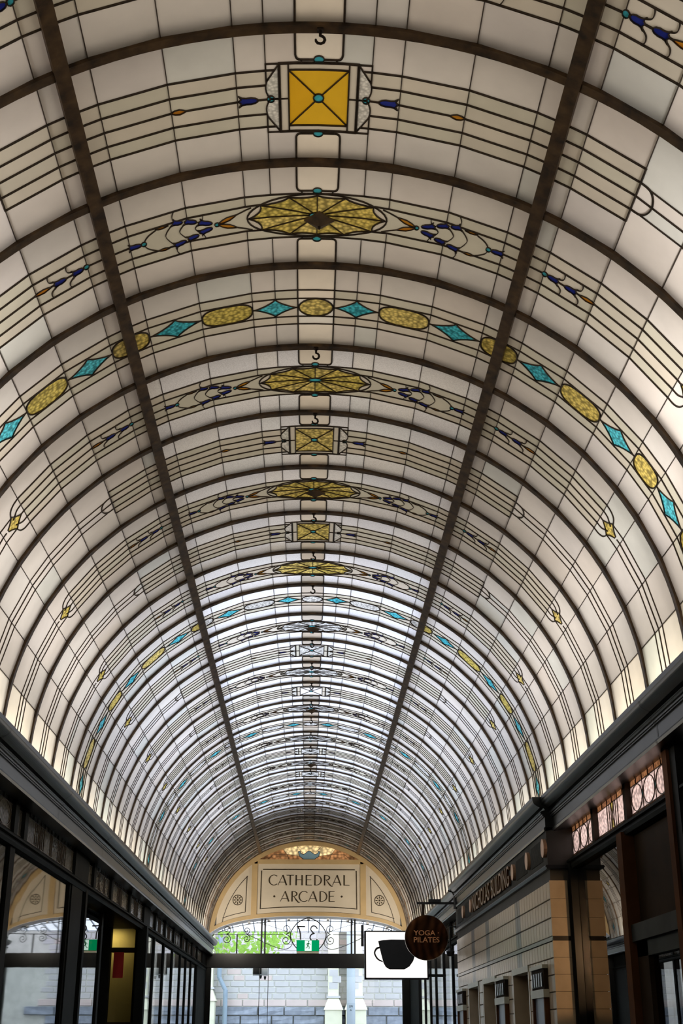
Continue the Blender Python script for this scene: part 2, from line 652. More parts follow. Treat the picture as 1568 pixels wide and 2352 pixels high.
# ------------------------------------------------------------------ the glass vault
A, B = 2.2, 2.0957
ZC = 1.6 + 1.9863
D0, S = 4.3124, 0.9259
NODES = [0, 2.8, 6.35, 9.95, 18.15, 26.7, 30.1, 33.25, 41.45, 49.55, 57.6, 63.5, 71.6, 79.9, 90]
ALLN = sorted({-n for n in NODES} | set(NODES))
KX = 2.15 * math.pi / 180


def ell(t, off=0.0):
    return Vector(((A + off) * math.sin(R(t)), 0, (B + off) * math.cos(R(t))))


def vault_map(t, v, h):
    """flat facets between the cross cames; h is inward"""
    t = min(max(t, -90), 90)
    v = min(max(v, 0.0), 1.0)
    for a, b in zip(ALLN, ALLN[1:]):
        if t <= b + 1e-7:
            break
    pa, pb = ell(a), ell(b)
    p = pa.lerp(pb, (t - a) / (b - a))
    d = (pb - pa).normalized()
    n = Vector((d.z, 0, -d.x))
    if n.dot(p) > 0:
        n = -n
    p = p + n * h
    return Vector((p.x, v * S, p.z))


def ellipse(cx, cy, rx, ry, n=20, p=2.0):
    out = []
    for i in range(n):
        a = 2 * math.pi * i / n
        c, s = math.cos(a), math.sin(a)
        out.append((cx + rx * math.copysign(abs(c) ** (2 / p), c), cy + ry * math.copysign(abs(s) ** (2 / p), s)))
    return out


def bezier(p0, p1, p2, n=8):
    return [((1 - t) ** 2 * p0[0] + 2 * t * (1 - t) * p1[0] + t * t * p2[0],
             (1 - t) ** 2 * p0[1] + 2 * t * (1 - t) * p1[1] + t * t * p2[1]) for t in [i / n for i in range(n + 1)]]


def smooth_path(pts, n=5):
    out = []
    P = [pts[0]] + list(pts) + [pts[-1]]
    for i in range(1, len(P) - 2):
        for k in range(n):
            t = k / n
            q = []
            for d in (0, 1):
                a, b, c, e = P[i - 1][d], P[i][d], P[i + 1][d], P[i + 2][d]
                q.append(0.5 * (2 * b + (c - a) * t + (2 * a - 5 * b + 4 * c - e) * t * t + (3 * b - a - 3 * c + e) * t ** 3))
            out.append(tuple(q))
    out.append(tuple(pts[-1]))
    return out


def bell(p0, p1, hw):
    """tulip from root p0 to flared mouth p1"""
    dx, dy = (p1[0] - p0[0]) * KX, (p1[1] - p0[1]) * S
    L = math.hypot(dx, dy)
    ux, uy = dx / L, dy / L
    prof = [(0, 0.25), (.12, .62), (.35, .85), (.6, .8), (.8, .95), (.97, 1.45)]
    side = [(a * L, w * hw) for a, w in prof]
    pts = side + [(L * .86, hw * .55), (L * 1.0, 0.0), (L * .86, -hw * .55)] + [(a, -w) for a, w in side[::-1]]
    return [(p0[0] + (a * ux - w * uy) / KX, p0[1] + (a * uy + w * ux) / S) for a, w in pts]


def leaf(p0, p1, hw):
    dx, dy = (p1[0] - p0[0]) * KX, (p1[1] - p0[1]) * S
    L = math.hypot(dx, dy)
    ux, uy = dx / L, dy / L
    pr = [(0, 0.05), (.2, .55), (.45, 1), (.75, .8), (1, .15)]
    pts = [(a * L, w * hw) for a, w in pr] + [(a * L, -w * hw) for a, w in pr[::-1]]
    return [(p0[0] + (a * ux - w * uy) / KX, p0[1] + (a * uy + w * ux) / S) for a, w in pts]


WR, WX, WT, WB = 0.0105, 0.0055, 0.0045, 0.0115
ROWS = (.29, .395, .5, .608, .708)
CROSS_OUT = (33.25, 41.45, 49.55, 57.6, 63.5, 71.6, 79.9)


def crown_box(L, v_top, v_bot):
    """round cornered cream panes over and under the medallion, with a jewel on each"""
    for v0, v1, s in ((0.0, v_top, 1), (1.0, v_bot, -1)):
        c = 0.035 * s
        path = [(-2.82, v0), (-2.80, v1 - c)] + bezier((-2.80, v1 - c), (-2.75, v1), (-2.2, v1), 5)[1:]
        path += [(-x, y) for x, y in path[::-1]]
        L.line(path, WB)
        L.shape(ellipse(0, v1, .62, .026, 16), 'turquoise_jewel', .005)
        for t in (-2.1, 2.1):
            L.line([(t, v1), (t, v1 + .02 * s)], .01)


def outer_cross(L):
    for t in CROSS_OUT:
        L.line([(t, 0), (t, 1)], WX, True)
    L.line([(30.1, 0), (30.1, 1)], WX, True)


def type_R():
    L = Lead((-90, 90, 0, 1), KX, S)
    crown_box(L, .222, .77)
    outer_cross(L)
    for t in (9.95, 18.15, 26.7):
        L.line([(t, 0), (t, 1)], WX, True)
    L.line([(6.35, 0), (6.35, .245)], WX, True)
    L.line([(6.35, .75), (6.35, 1)], WX, True)
    # medallion
    L.shape([(-4.75, .245), (4.75, .245), (4.75, .75), (-4.75, .75)], 'strip', .016)
    L.shape([(-3.65, .292), (3.65, .292), (3.65, .704), (-3.65, .704)], 'centre', .009)
    L.line([(-3.65, .292), (-3.65, .245)], .009, True)
    L.line([(-3.65, .704), (-3.65, .75)], .009, True)
    for a in (-1, 1):
        for v in (.292, .704):
            L.line([(a * 3.65, v), (0, .498)], .007)
    L.shape(ellipse(0, .498, .62, .031, 16), 'jewel_dark', .007)
    L.line([(3.65, .498), (4.75, .498)], .006, True)
    # side lobes
    up = [(4.75, .245), (6.25, .365)] + bezier((6.25, .365), (6.75, .44), (5.85, .497), 7)[1:]
    lo = [(4.75, .75), (6.25, .63)] + bezier((6.25, .63), (6.75, .555), (5.85, .497), 7)[1:]
    L.shape(up + [(4.75, .498)], 'lobe', .008, True)
    L.shape(lo + [(4.75, .498)], 'lobe', .008, True)
    L.line([(4.75, .245), (6.35, .245), (6.35, .372)], .009, True)
    L.line([(4.75, .75), (6.35, .75), (6.35, .623)], .009, True)
    L.shape(ellipse(5.85, .497, .46, .024, 12), 'turquoise_jewel', .005, True)
    # bands
    for v, t0 in ((.29, 5.3), (.395, 6.42), (.608, 6.42), (.708, 5.25)):
        L.line([(t0, v), (30.1, v)], WR, True)
    L.line([(5.85, .498), (7.5, .5), (9.8, .5), (30.1, .5)], WR, True)
    L.shape(bell((7.45, .5), (9.85, .5), .026), 'cobalt', .006, True)
    L.shape(leaf((16.3, .5), (18.2, .5), .017), 'amber_leaf', .005, True)
    for v in ROWS:
        L.line([(30.1, v), (41.45, v)], WR, True)
    L.line([(41.45, .29), (41.45, .708)], .013, True)
    L.line([(41.45, .395)] + smooth_path([(41.45, .395), (42.9, .40), (43.7, .44), (44.0, .5), (43.7, .56), (42.9, .60), (41.45, .608)], 4), .011, True)
    L.line([(41.45, .5), (44.0, .5)], .009, True)
    L.line([(44.0, .5), (90, .5)], .0085, True)
    L.line([(42.6, .40), (90, .405)], .006, True)
    L.line([(42.6, .602), (90, .60)], .006, True)
    return L


def type_E():
    L = Lead((-90, 90, 0, 1), KX, S)
    crown_box(L, .262, .727)
    outer_cross(L)
    for t, a, b in ((6.4, .288, .706), (9.95, .375, .612), (18.15, .40, .60)):
        L.line([(t, 0), (t, a)], WX, True)
        L.line([(t, b), (t, 1)], WX, True)
    L.line([(26.7, 0), (26.7, 1)], WX, True)
    # star in an oval
    oval = ellipse(0, .495, 9.8, .203, 44)
    L.shape(oval, 'rim', .010)
    tips = [(0, .308), (3.9, .322), (7.85, .380), (9.55, .497), (7.85, .618), (3.9, .676), (0, .684)]
    tips = tips + [(-x, y) for x, y in tips[-2:0:-1]]
    star = []
    n = len(tips)
    for i in range(n):
        a, b = tips[i], tips[(i + 1) % n]
        m = ((a[0] + b[0]) / 2, (a[1] + b[1]) / 2)
        q = (m[0] * .86, .495 + (m[1] - .495) * .86)
        star += bezier(a, q, b, 5)[:-1]
    L.shape(star, 'star', .009)
    for t in tips:
        L.line([(0, .495), t], .0055)
    L.shape(ellipse(0, .495, 1.15, .028, 16), 'turquoise_jewel', .006)
    # bands
    L.line([(-2.4, .288), (2.4, .288)], WR)
    L.line([(-2.4, .706), (2.4, .706)], WR)
    for v in (.288, .706):
        L.line([(2.3, v), (9.95, v), (30.1, v)], WR, True)
    L.line([(8.0, .372), (9.95, .377), (18.15, .385), (30.1, .392)], WR, True)
    L.line([(8.0, .618), (9.95, .612), (18.15, .61), (30.1, .61)], WR, True)
    L.line([(26.9, .5), (30.1, .5)], WR, True)
    # leaves and jewels to the flower chain
    L.line([(9.2, .392), (14.1, .498), (9.2, .605)], .006, True)
    L.shape(leaf((11.3, .437), (13.9, .493), .016), 'amber_leaf', .004, True)
    L.shape(leaf((11.3, .559), (13.9, .503), .016), 'amber_leaf', .004, True)
    L.shape(ellipse(14.1, .498, .36, .019, 10), 'turquoise_jewel', .004, True)
    for a, b in (((14.8, .479), (16.75, .445)), ((16.9, .440), (18.65, .412)), ((18.9, .412), (20.4, .389)),
                 ((14.85, .519), (16.7, .550)), ((16.85, .563), (18.45, .590)), ((18.7, .595), (20.55, .611))):
        L.shape(bell(a, b, .021), 'cobalt', .005, True)
    for p in (((16.7, .462), (17.2, .497), (16.75, .537)), ((18.7, .435), (19.45, .493), (18.7, .565)), ((20.5, .41), (21.5, .493), (20.6, .59))):
        L.line(smooth_path(p, 6), WT, True)
    L.line(smooth_path(((22.8, .41), (24.0, .446), (24.65, .5), (24.3, .557), (22.9, .608)), 5), WT + .001, True)
    L.shape(leaf((20.9, .400), (22.8, .402), .010), 'amber_leaf', .004, True)
    L.shape(leaf((21.1, .612), (22.8, .612), .010), 'amber_leaf', .004, True)
    for p in (((20.2, .372), (20.2, .33), (19.9, .290)), ((16.1, .43), (16.0, .41), (15.95, .385)), ((20.1, .637), (20.2, .67), (19.85, .706)), ((16.1, .57), (15.9, .60), (15.8, .61))):
        L.line(smooth_path(p, 4), WT, True)
    L.shape(ellipse(24.7, .505, .38, .021, 10), 'turquoise_jewel', .004, True)
    L.shape(bell((25.1, .505), (27.0, .503), .022), 'cobalt', .005, True)
    # lower bands with two flowers
    for v in ROWS:
        L.line([(30.1, v), (57.6, v)], WR, True)
    L.shape(ellipse(33.4, .5, .44, .022, 10), 'turquoise_jewel', .004, True)
    L.shape(bell((33.9, .5), (35.75, .5), .024), 'cobalt', .005, True)
    L.shape(bell((36.7, .5), (38.75, .5), .024), 'cobalt', .005, True)
    L.shape(leaf((39.0, .5), (41.8, .5), .016), 'amber_leaf', .004, True)
    for t in (35.6, 38.55):
        L.line(smooth_path([(t, .472), (t + .65, .455), (t + .75, .42), (t + .6, .395)], 5), WT + .001, True)
        L.line(smooth_path([(t, .528), (t + .65, .555), (t + .75, .59), (t + .5, .608)], 5), WT + .001, True)
    # bullet ends and small diamond
    L.line(smooth_path([(57.6, .29), (59.0, .30), (60.0, .335), (60.5, .40)], 5), .010, True)
    L.line(smooth_path([(57.6, .708), (59.0, .70), (60.0, .665), (60.5, .60)], 5), .010, True)
    L.line(smooth_path([(57.6, .395), (58.8, .40), (59.6, .43), (60.2, .455)], 4), .009, True)
    L.line(smooth_path([(57.6, .608), (58.8, .60), (59.6, .57), (60.2, .545)], 4), .009, True)
    L.line([(57.6, .5), (58.3, .5)], .010, True)
    dia = bezier((58.3, .5), (59.4, .47), (60.4, .395), 5)[:-1] + bezier((60.4, .395), (61.2, .47), (62.6, .5), 5)[:-1]
    dia += [(a, 1 - b) for a, b in dia[::-1]]
    L.shape(dia, 'amber_small', .008, True)
    L.line([(62.6, .5), (90, .5)], .0085, True)
    L.line([(60.6, .405), (90, .405)], .006, True)
    L.line([(60.6, .597), (90, .60)], .006, True)
    return L


def type_O():
    L = Lead((-90, 90, 0, 1), KX, S)
    outer_cross(L)
    L.line([(2.85, 0), (2.85, 1)], .010, True)
    L.line([(6.35, 0), (6.35, .40)], WX, True)
    L.line([(6.35, .60), (6.35, 1)], WX, True)
    for t in (9.95, 18.15, 26.7):
        L.line([(t, 0), (t, 1)], WX, True)
    for v in (.29, .39, .61, .706):
        L.line([(-90, v), (-30, v), (0, v), (30, v), (90, v)], WR * .85)
    L.shape(ellipse(0, .5, 2.68, .106, 24), 'oval', .010)
    for a, b in ((10.05, 18.05), (26.85, 33.15), (41.55, 49.45), (57.7, 63.4), (71.7, 79.8)):
        L.shape(ellipse((a + b) / 2, .5, (b - a) / 2, .106, 30, 2.7), 'oval', .010, True)
    for a, b in ((2.85, 9.95), (18.15, 26.7), (33.25, 41.45), (49.55, 57.6), (63.5, 71.6), (79.9, 88.0)):
        c, r = (a + b) / 2, (b - a) / 2
        pts = []
        for i in range(28):
            an = 2 * math.pi * i / 28
            co, si = math.cos(an), math.sin(an)
            pts.append((c + r * .94 * math.copysign(abs(co) ** 2.7, co), .5 + .106 * math.copysign(abs(si) ** 2.4, si)))
        L.shape(pts, 'diamond', .008, True)
        L.line([(a, .5), (c - r * .93, .5)], .009, True)
        L.line([(c + r * .93, .5), (b, .5)], .009, True)
    return L


TYPES = {}
for key, fn in (('R', type_R), ('E', type_E), ('O', type_O)):
    L = fn()
    L.virtual = [[(t, 0), (t, 1)] for t in ALLN]
    TYPES[key] = (L, L.regions(), L.came_mesh(vault_map, ALLN, 0.007).mesh('lead_came_' + key, 'lead_came'))

NAME_OF = {'cobalt': 'blue_flower', 'amber_leaf': 'amber_leaf', 'turquoise_jewel': 'turquoise_jewel', 'jewel_dark': 'turquoise_jewel',
           'oval': 'amber_roundel', 'diamond': 'turquoise_diamond', 'amber_small': 'amber_diamond', 'star': 'star_petal',
           'centre': 'amber_triangle', 'strip': 'border_strip', 'lobe': 'side_lobe', 'rim': 'rim_pane'}
MEDALLION = {'star': 'star_medallion', 'rim': 'star_medallion', 'centre': 'square_medallion', 'strip': 'square_medallion', 'lobe': 'square_medallion'}


def pane_material(bt, k, kind, c):
    t, v = abs(c[0]), c[1]
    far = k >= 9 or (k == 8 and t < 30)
    if kind is None:
        if t < 2.8 and bt != 'O':
            return 'opal_beige' if k >= 7 else 'opal_cream'
        if bt == 'O':
            if t < 2.85:
                return 'opal_beige' if k >= 7 else 'opal_cream'
            return 'opal_band' if .29 < v < .706 else ('opal_silver' if k >= 4 and t < 30 else ('opal_foot' if t > 79.9 else 'opal_white'))
        if .29 < v < .708 and (t < 30 if bt == 'E' else t < 41):
            return 'opal_band'
        if bt == 'E' and .29 < v < .708 and t < 58:
            return 'opal_band'
        if k >= 3 and t < 30:
            return 'opal_silver'
        return 'opal_foot' if t > 79.9 else 'opal_white'
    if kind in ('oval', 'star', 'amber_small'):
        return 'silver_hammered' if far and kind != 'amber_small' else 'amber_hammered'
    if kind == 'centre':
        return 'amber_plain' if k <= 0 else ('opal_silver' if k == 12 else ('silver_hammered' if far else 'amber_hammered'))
    if kind == 'diamond':
        return 'turquoise'
    if kind == 'jewel_dark':
        return 'turquoise_jewel'
    if kind == 'strip':
        return 'opal_band'
    if kind == 'lobe':
        return 'pale_hammered'
    if kind == 'rim':
        return 'opal_band'
    return kind


ORD = ['first', 'second', 'third', 'fourth', 'fifth', 'sixth', 'seventh', 'eighth', 'ninth', 'tenth', 'eleventh', 'twelfth', 'thirteenth',
       'fourteenth', 'fifteenth', 'sixteenth', 'seventeenth', 'eighteenth', 'nineteenth', 'twentieth', 'twenty-first', 'twenty-second',
       'twenty-third', 'twenty-fourth', 'twenty-fifth', 'twenty-sixth', 'twenty-seventh', 'twenty-eighth', 'twenty-ninth']


def bay_type(k):
    return 'O' if k % 6 == 2 else ('R' if k % 2 == 0 else 'E')


PANE_MESH = {}
JOINED = {}
LAST = 26
count = {'R': 0, 'E': 0, 'O': 0}
DESC = {'R': 'square medallion', 'E': 'pointed star oval medallion', 'O': 'ovals and turquoise diamonds'}
for k in range(-2, LAST + 1):
    bt = bay_type(k)
    L, regs, came = TYPES[bt]
    y0 = D0 + k * S
    bay = thing('leadlight_panel', (0, y0, ZC), None, 'leadlight panel', 'leadlight panels between the vault ribs')
    if k >= 0:
        i = count[bt]
        count[bt] += 1
        extra = {0: ' plain yellow', 4: ' olive', 6: ' olive'}.get(k, '')
        bay['label'] = ('leadlight vault panel with%s %s, %s such from the camera' % (extra, DESC[bt], ORD[i]))
    else:
        bay['label'] = {-1: 'leadlight vault panel cut off by the top edge of the photo',
                        -2: 'leadlight vault panel overhead, in front of the first one fully seen'}[k]
    c_o = bpy.data.objects.new('lead_came', came)
    C.objects.link(c_o)
    c_o.parent = bay
    meds = {}
    rest = []
    for ri, (pv, pf, c, kind, area) in enumerate(regs):
        mname = pane_material(bt, k, kind, c)
        single = False
        if -1 <= k <= 8:
            px = [to_px(vault_map(a, b, 0) + Vector((0, y0, ZC))) for a, b in pv]
            if all(px):
                ins = [p for p in px if 0 <= p[0] <= 1568 and 0 <= p[1] <= 2352]
                w = max(p[0] for p in px) - min(p[0] for p in px)
                h = max(p[1] for p in px) - min(p[1] for p in px)
                pa = 0
                for f in pf:
                    a, b, d = (px[q] for q in f)
                    pa += abs((b[0] - a[0]) * (d[1] - a[1]) - (d[0] - a[0]) * (b[1] - a[1])) / 2
                single = bool(ins) and pa > 75 and max(w, h) >= 10 and pa / max(w, h) > 4
        if not single:
            rest.append((ri, mname))
            continue
        if (bt, ri) not in PANE_MESH:
            mb = MB().add([vault_map(a, b, 0) for a, b in pv], [f[::-1] for f in pf])
            PANE_MESH[(bt, ri)] = mb.mesh(NAME_OF.get(kind, 'pane'), 'opal_white')
        par = bay
        med = MEDALLION.get(kind)
        if kind in ('turquoise_jewel', 'jewel_dark') and abs(c[0]) < 1 and .4 < c[1] < .6:
            med = 'star_medallion' if bt == 'E' else 'square_medallion'
        if med:
            if med not in meds:
                e = bpy.data.objects.new(med, None)
                e.empty_display_size = 0.05
                C.objects.link(e)
                e.parent = bay
                meds[med] = e
            par = meds[med]
        o = bpy.data.objects.new(NAME_OF.get(kind, 'pane'), PANE_MESH[(bt, ri)])
        C.objects.link(o)
        o.parent = par
        o.material_slots[0].link = 'OBJECT'
        o.material_slots[0].material = MATS[mname]
    if rest:
        jk = (bt, tuple(rest))
        if jk not in JOINED:
            names = sorted({m for _, m in rest})
            mb = MB()
            for ri, m in rest:
                pv, pf = regs[ri][:2]
                mb.add([vault_map(a, b, 0) for a, b in pv], [f[::-1] for f in pf], names.index(m))
            JOINED[jk] = mb.mesh('glass_panes', names)
        o = bpy.data.objects.new('glass_panes', JOINED[jk])
        C.objects.link(o)
        o.parent = bay
        o['kind'] = 'stuff'

# ribs and purlins carry the glass
ceiling = thing('ceiling', (0, D0, ZC), 'barrel vault ceiling frame of dark bronze ribs and two long purlins', kind='structure')
rb = MB()
NT = 60
prev = None
for (wa, o0, o1) in ((.025, -.020, .0), (.008, .0, .20)):
    vs, fs = [], []
    for i in range(NT + 1):
        t = -90 + 180 * i / NT
        for off in (o0, o1):
            p = ell(t, off)
            for y in (-wa, wa):
                vs.append((p.x, y, p.z))
    for i in range(NT):
        a, b = 4 * i, 4 * (i + 1)
        fs += [(a, a + 1, b + 1, b), (a + 1, a + 3, b + 3, b + 1), (a + 3, a + 2, b + 2, b + 3), (a + 2, a, b, b + 2)]
    fs += [(0, 2, 3, 1), (4 * NT, 4 * NT + 1, 4 * NT + 3, 4 * NT + 2)]
    rb.add(vs, fs)
# unseen flange added above the glass to shade the camera side
vs, fs = [], []
for i in range(NT + 1):
    t = -90 + 180 * i / NT
    for off in (.05, .056):
        p = ell(t, off)
        for y in (-.075, .008):
            vs.append((p.x, y, p.z))
for i in range(NT):
    a, b = 4 * i, 4 * (i + 1)
    fs += [(a, a + 1, b + 1, b), (a + 1, a + 3, b + 3, b + 1), (a + 3, a + 2, b + 2, b + 3), (a + 2, a, b, b + 2)]
rb.add(vs, fs)
rib_mesh = rb.mesh('rib', 'rib_bronze')
for k in range(-2, LAST + 2):
    o = bpy.data.objects.new('rib', rib_mesh)
    put(o, ceiling, (0, D0 + k * S, ZC))
YV0, YV1 = D0 - 2 * S, D0 + (LAST + 1) * S
for s in (-1, 1):
    p0, p1, p2, p3 = ell(s * 29.2, -.030), ell(s * 31.0, -.030), ell(s * 31.0, .10), ell(s * 29.2, .10)
    MB().prism_y([(p.x, p.z + ZC) for p in (p0, p1, p2, p3)], YV0, YV1).build('purlin', 'rib_bronze', ceiling)
# plain plaster ceiling nearer than the glass
MB().box(-2.9, 2.9, -4.2, YV0 - .03, 5.75, 5.9).build('plaster_ceiling', 'void_wall', ceiling)

# hooks on the rib crowns
hk = MB()
pts = [(0, 0, .0), (0, 0, -.035)]
pts += [(.020 * math.sin(a) * (1 if a < 9 else 1), 0, -.035 - .022 + .022 * math.cos(a)) for a in (0.5, 1.0, 1.6, 2.3, 3.0, 3.7, 4.3, 4.8)]
hk.tube(pts, [.007] * 8 + [.006, .005], 6)
hk.box(-.014, .014, -.012, .012, -.008, .006)
hook_mesh = hk.mesh('hook', 'hook_iron', True)
for n, k in enumerate((0, 3, 4, 6, 7, 8, 10, 11, 12, 13, 14, 15, 16, 18, 20)):
    o = bpy.data.objects.new('ceiling_hook', hook_mesh)
    put(o, None, (0.004, D0 + k * S, ZC + B - .022))
    label(o, 'small iron hook hanging under the crown of the %s vault rib from the camera' % ORD[k], 'hook', 'hooks along the vault crown')

# pyramid bosses under every other star
for n, k in enumerate((1, 5, 9, 13, 17)):
    y = D0 + (k + .5) * S
    z = ZC + B - .012
    t = thing('pendant_boss', (0.012, y, z), 'dark four-sided metal boss hung under the %s star medallion' % ORD[(k - 1) // 2], 'ceiling boss', 'bosses under the star medallions')
    MB().tube([(0.012, y, z), (0.012, y, z - .022)], .014, 8).build('stem', 'hook_iron', t)
    r = .082
    base = [(0.012 + r * math.cos(a), y + r * math.sin(a), z - .024) for a in (0, math.pi / 2, math.pi, 1.5 * math.pi)]
    top = [(p[0], p[1], z - .016) for p in base]
    MB().add(base + top + [(0.012, y, z - .062)], [(0, 8, 1), (1, 8, 2), (2, 8, 3), (3, 8, 0), (4, 5, 6, 7), (0, 1, 5, 4), (1, 2, 6, 5), (2, 3, 7, 6), (3, 0, 4, 7)]).build('pyramid', 'rib_bronze', t)
    MB().tube([(0.012, y, z - .060), (0.012, y, z - .072)], [.009, .005], 8).build('finial', 'hook_iron', t)

# ------------------------------------------------------------------ shell round the hall and the roof void
YE = 29.31
struct(box('floor', 'floor_tile', -4.7, 4.7, -4.2, YE + .3, -.1, 0))
struct(box('wall_back', 'shop_dark', -4.7, 4.7, -4.3, -4.2, 0, 6))
for s, nm in ((-1, 'left'), (1, 'right')):
    w = thing('wall_' + nm, (s * 4.65, 12, 0), kind='structure')
    box('shop_back_wall', 'shop_dark', s * 4.6, s * 4.7, -4.2, YE, 0, 3.4, w)
    box('shop_ceiling', 'shop_dark', s * 2.26, s * 4.7, -4.2, YE + .1, 3.27, 3.47, w)
    box('void_wall', 'void_wall', s * 2.95, s * 3.1, -4.2, YE + .1, 3.47, 4.7, w)
    box('void_wall', 'void_wall', s * 2.95, s * 3.1, -4.2, 11.4, 4.7, 6.7, w)
    box('void_wall', 'void_wall', s * 2.95, s * 3.1, 24.6, YE + .1, 4.7, 6.7, w)
    box('cross_wall', 'shop_dark', s * 2.3, s * 4.6, 12.5, 12.6, 0, 3.27, w)
    box('cross_wall', 'shop_dark', s * 3.0, s * 4.6, 18.2, 18.3, 0, 3.27, w)
roof = thing('wall_upper', (0, 4, 6.6), kind='structure')
box('upper_floor', 'void_wall', -3.1, 3.1, -4.3, 11.4, 6.7, 6.9, roof)
box('upper_floor', 'void_wall', -3.1, 3.1, 24.6, YE + .4, 6.2, 6.4, roof)
box('gable', 'void_wall', -3.1, 3.1, -4.4, -4.3, 3.4, 6.9, roof)
box('plaster_end', 'void_wall', -2.95, 2.95, YV0 - .14, YV0 - .03, 5.7, 6.7, roof)

# ------------------------------------------------------------------ cornices
ROLL = [(1.985 + .058 * (i / 8) - .016 * math.sin(math.pi * i / 8), 3.47 - .055 * (i / 8)) for i in range(9)]


def cornice_profile(d):
    p = [(2.30, 3.47), (2.30, 3.507), (1.982, 3.507), (1.982, 3.477)]
    p += ROLL
    p += [(2.075, 3.412), (2.085, 3.395), (2.05, 3.383), (2.044, 3.373), (2.05, 3.363), (2.060, 3.361), (2.060, 3.348), (2.068, 3.346), (2.068, 3.338), (2.08, 3.336),
          (2.08, 3.256), (2.072, 3.250), (2.066, 3.236), (2.070, 3.218), (2.24, 3.248), (2.30, 3.248)]
    return [(x - d if x < 2.29 else x, z) for x, z in p]


def cornice(name, side, y0, y1, d=0.0):
    o = MB().prism_y([(side * x, z) for x, z in cornice_profile(d)], y0, y1).build(name, 'cornice_paint')
    return struct(o)


tl = cornice('trim_1', -1, -4.0, YE)
tr_ = cornice('trim_2', 1, -4.0, 11.0)
tp = cornice('trim_3', 1, 11.0, 18.1, 0.07)
tf = cornice('trim_4', 1, 18.1, YE)
# joint straps across the cornices
jn = MB()
for s, ys, d in ((-1, (8.35, 10.7, 13.1, 17.2), 0), (1, (7.5,), 0)):
    for y in ys:
        o = MB()
        pr = [(s * (x - d), z) for x, z in cornice_profile(0)[3:-2]]
        q = [(x - s * .004, z) for x, z in pr]
        for (a, b) in zip(q, q[1:]):
            o.add([(a[0], y - .006, a[1]), (a[0], y + .006, a[1]), (b[0], y + .006, b[1]), (b[0], y - .006, b[1])], [(0, 1, 2, 3)])
        o.build('joint_strap', 'iron', tl if s < 0 else tr_)


# ------------------------------------------------------------------ leadlight transoms and shopfronts
def panel_drawing(w, h, kind):
    L = Lead((0, w, 0, h))
    b = .042
    L.line([(0, b), (w, b)], .006)
    L.line([(0, h - b), (w, h - b)], .006)
    n = max(2, round(w / .16))
    for i in range(1, n):
        L.line([(w * i / n, 0), (w * i / n, b)], .005)
        L.line([(w * i / n, h - b), (w * i / n, h)], .005)
    if kind == 'ovals':
        m = 3 if w < 1.6 else 5
        for i in range(m):
            cx = w * (i + .5) / m
            L.shape(ellipse(cx, h / 2, w / m * .44, h / 2 - b - .004, 24), 'oval', .007)
            if i:
                L.shape(ellipse(w * i / m, h / 2, w * .016, .03, 8), 'jewel', .005)
                L.line([(w * i / m, b), (w * i / m, h / 2 - .03)], .005)
                L.line([(w * i / m, h / 2 + .03), (w * i / m, h - b)], .005)
    elif kind == 'cross':
        for c in ([w / 2] if w < 1.6 else [w * .27, w * .73]):
            for dx in (-.17, -.10, .10, .17):
                L.line([(c + dx * min(w, 1.1), b), (c + dx * min(w, 1.1), h - b)], .006)
            e = .045 * min(w, 1.1)
            L.line([(c - e, b), (c - e, h - b)], .005)
            L.line([(c + e, b), (c + e, h - b)], .005)
            L.shape([(c - e, b), (c + e, b), (c, h / 2)], 'vee', .005)
            L.shape([(c - e, h - b), (c + e, h - b), (c, h / 2)], 'vee', .005)
        if w > 1.6:
            for dx in (-.04, 0, .04):
                L.line([(w / 2 + dx, b), (w / 2 + dx, h - b)], .006)
    else:
        L.line([(.05, b), (.05, h - b)], .005)
    return L


def transom_light(parent, side, y0, y1, kind, single, mats, z0=2.98, z1=3.248, x=2.24):
    """leadlight panel over the shop windows; u runs along y"""
    w, h = y1 - y0, z1 - z0
    L = panel_drawing(w, h, kind)
    e = bpy.data.objects.new('leadlight', None)
    put(e, parent, (side * x, y0, z0))

    def mp(u, v, d):
        return Vector((side * (x - d), y0 + u, z0 + v))
    L.came_mesh(mp, (), .006).build('lead_came', 'lead_came', e)
    mb, names = MB(), []
    for pv, pf, c, k, area in L.regions():
        edge = c[1] < .042 or c[1] > h - .042
        m = mats['edge'] if edge else mats.get(k or 'plain', mats['plain'])
        fs = pf if side < 0 else [f[::-1] for f in pf]
        if single:
            MB().add([mp(a, b, 0) for a, b in pv], fs).build('jewel' if k == 'jewel' else ('roundel' if k == 'oval' else 'pane'), m, e)
        else:
            if m not in names:
                names.append(m)
            mb.add([mp(a, b, 0) for a, b in pv], fs, names.index(m))
    if not single:
        mb.build('glass_panes', names, e, kind='stuff')
    return e


SMOKY = {'edge': 'smoky_pane', 'plain': 'smoky_pane', 'oval': 'smoky_pane', 'jewel': 'turquoise_jewel', 'vee': 'smoky_pane'}
PINK = {'edge': 'brown_hammered', 'plain': 'pink_hammered', 'oval': 'pink_hammered', 'jewel': 'turquoise_jewel', 'vee': 'amber_hammered'}


def transom_rail(parent, side, y0, y1, x=2.24):
    prof = [(x + .06, 2.985), (x - .05, 2.985), (x - .065, 2.97), (x - .065, 2.955), (x - .045, 2.948), (x - .05, 2.925), (x - .04, 2.90), (x + .06, 2.90)]
    MB().prism_y([(side * a, b) for a, b in prof], y0, y1).build('transom_rail', 'joinery', parent)


def post(parent, side, y0, y1, z0=0.0, z1=2.95, x0=2.218, x1=2.32, mat='joinery', name='post'):
    box(name, mat, side * x0, side * x1, y0, y1, z0, z1, parent)
    # small fillet on the arris
    if y1 - y0 > .3:
        box('pilaster_fillet', mat, side * (x0 - .012), side * x0, y0 + .06, y1 - .06, z0 + .1, z1 - .03, parent)


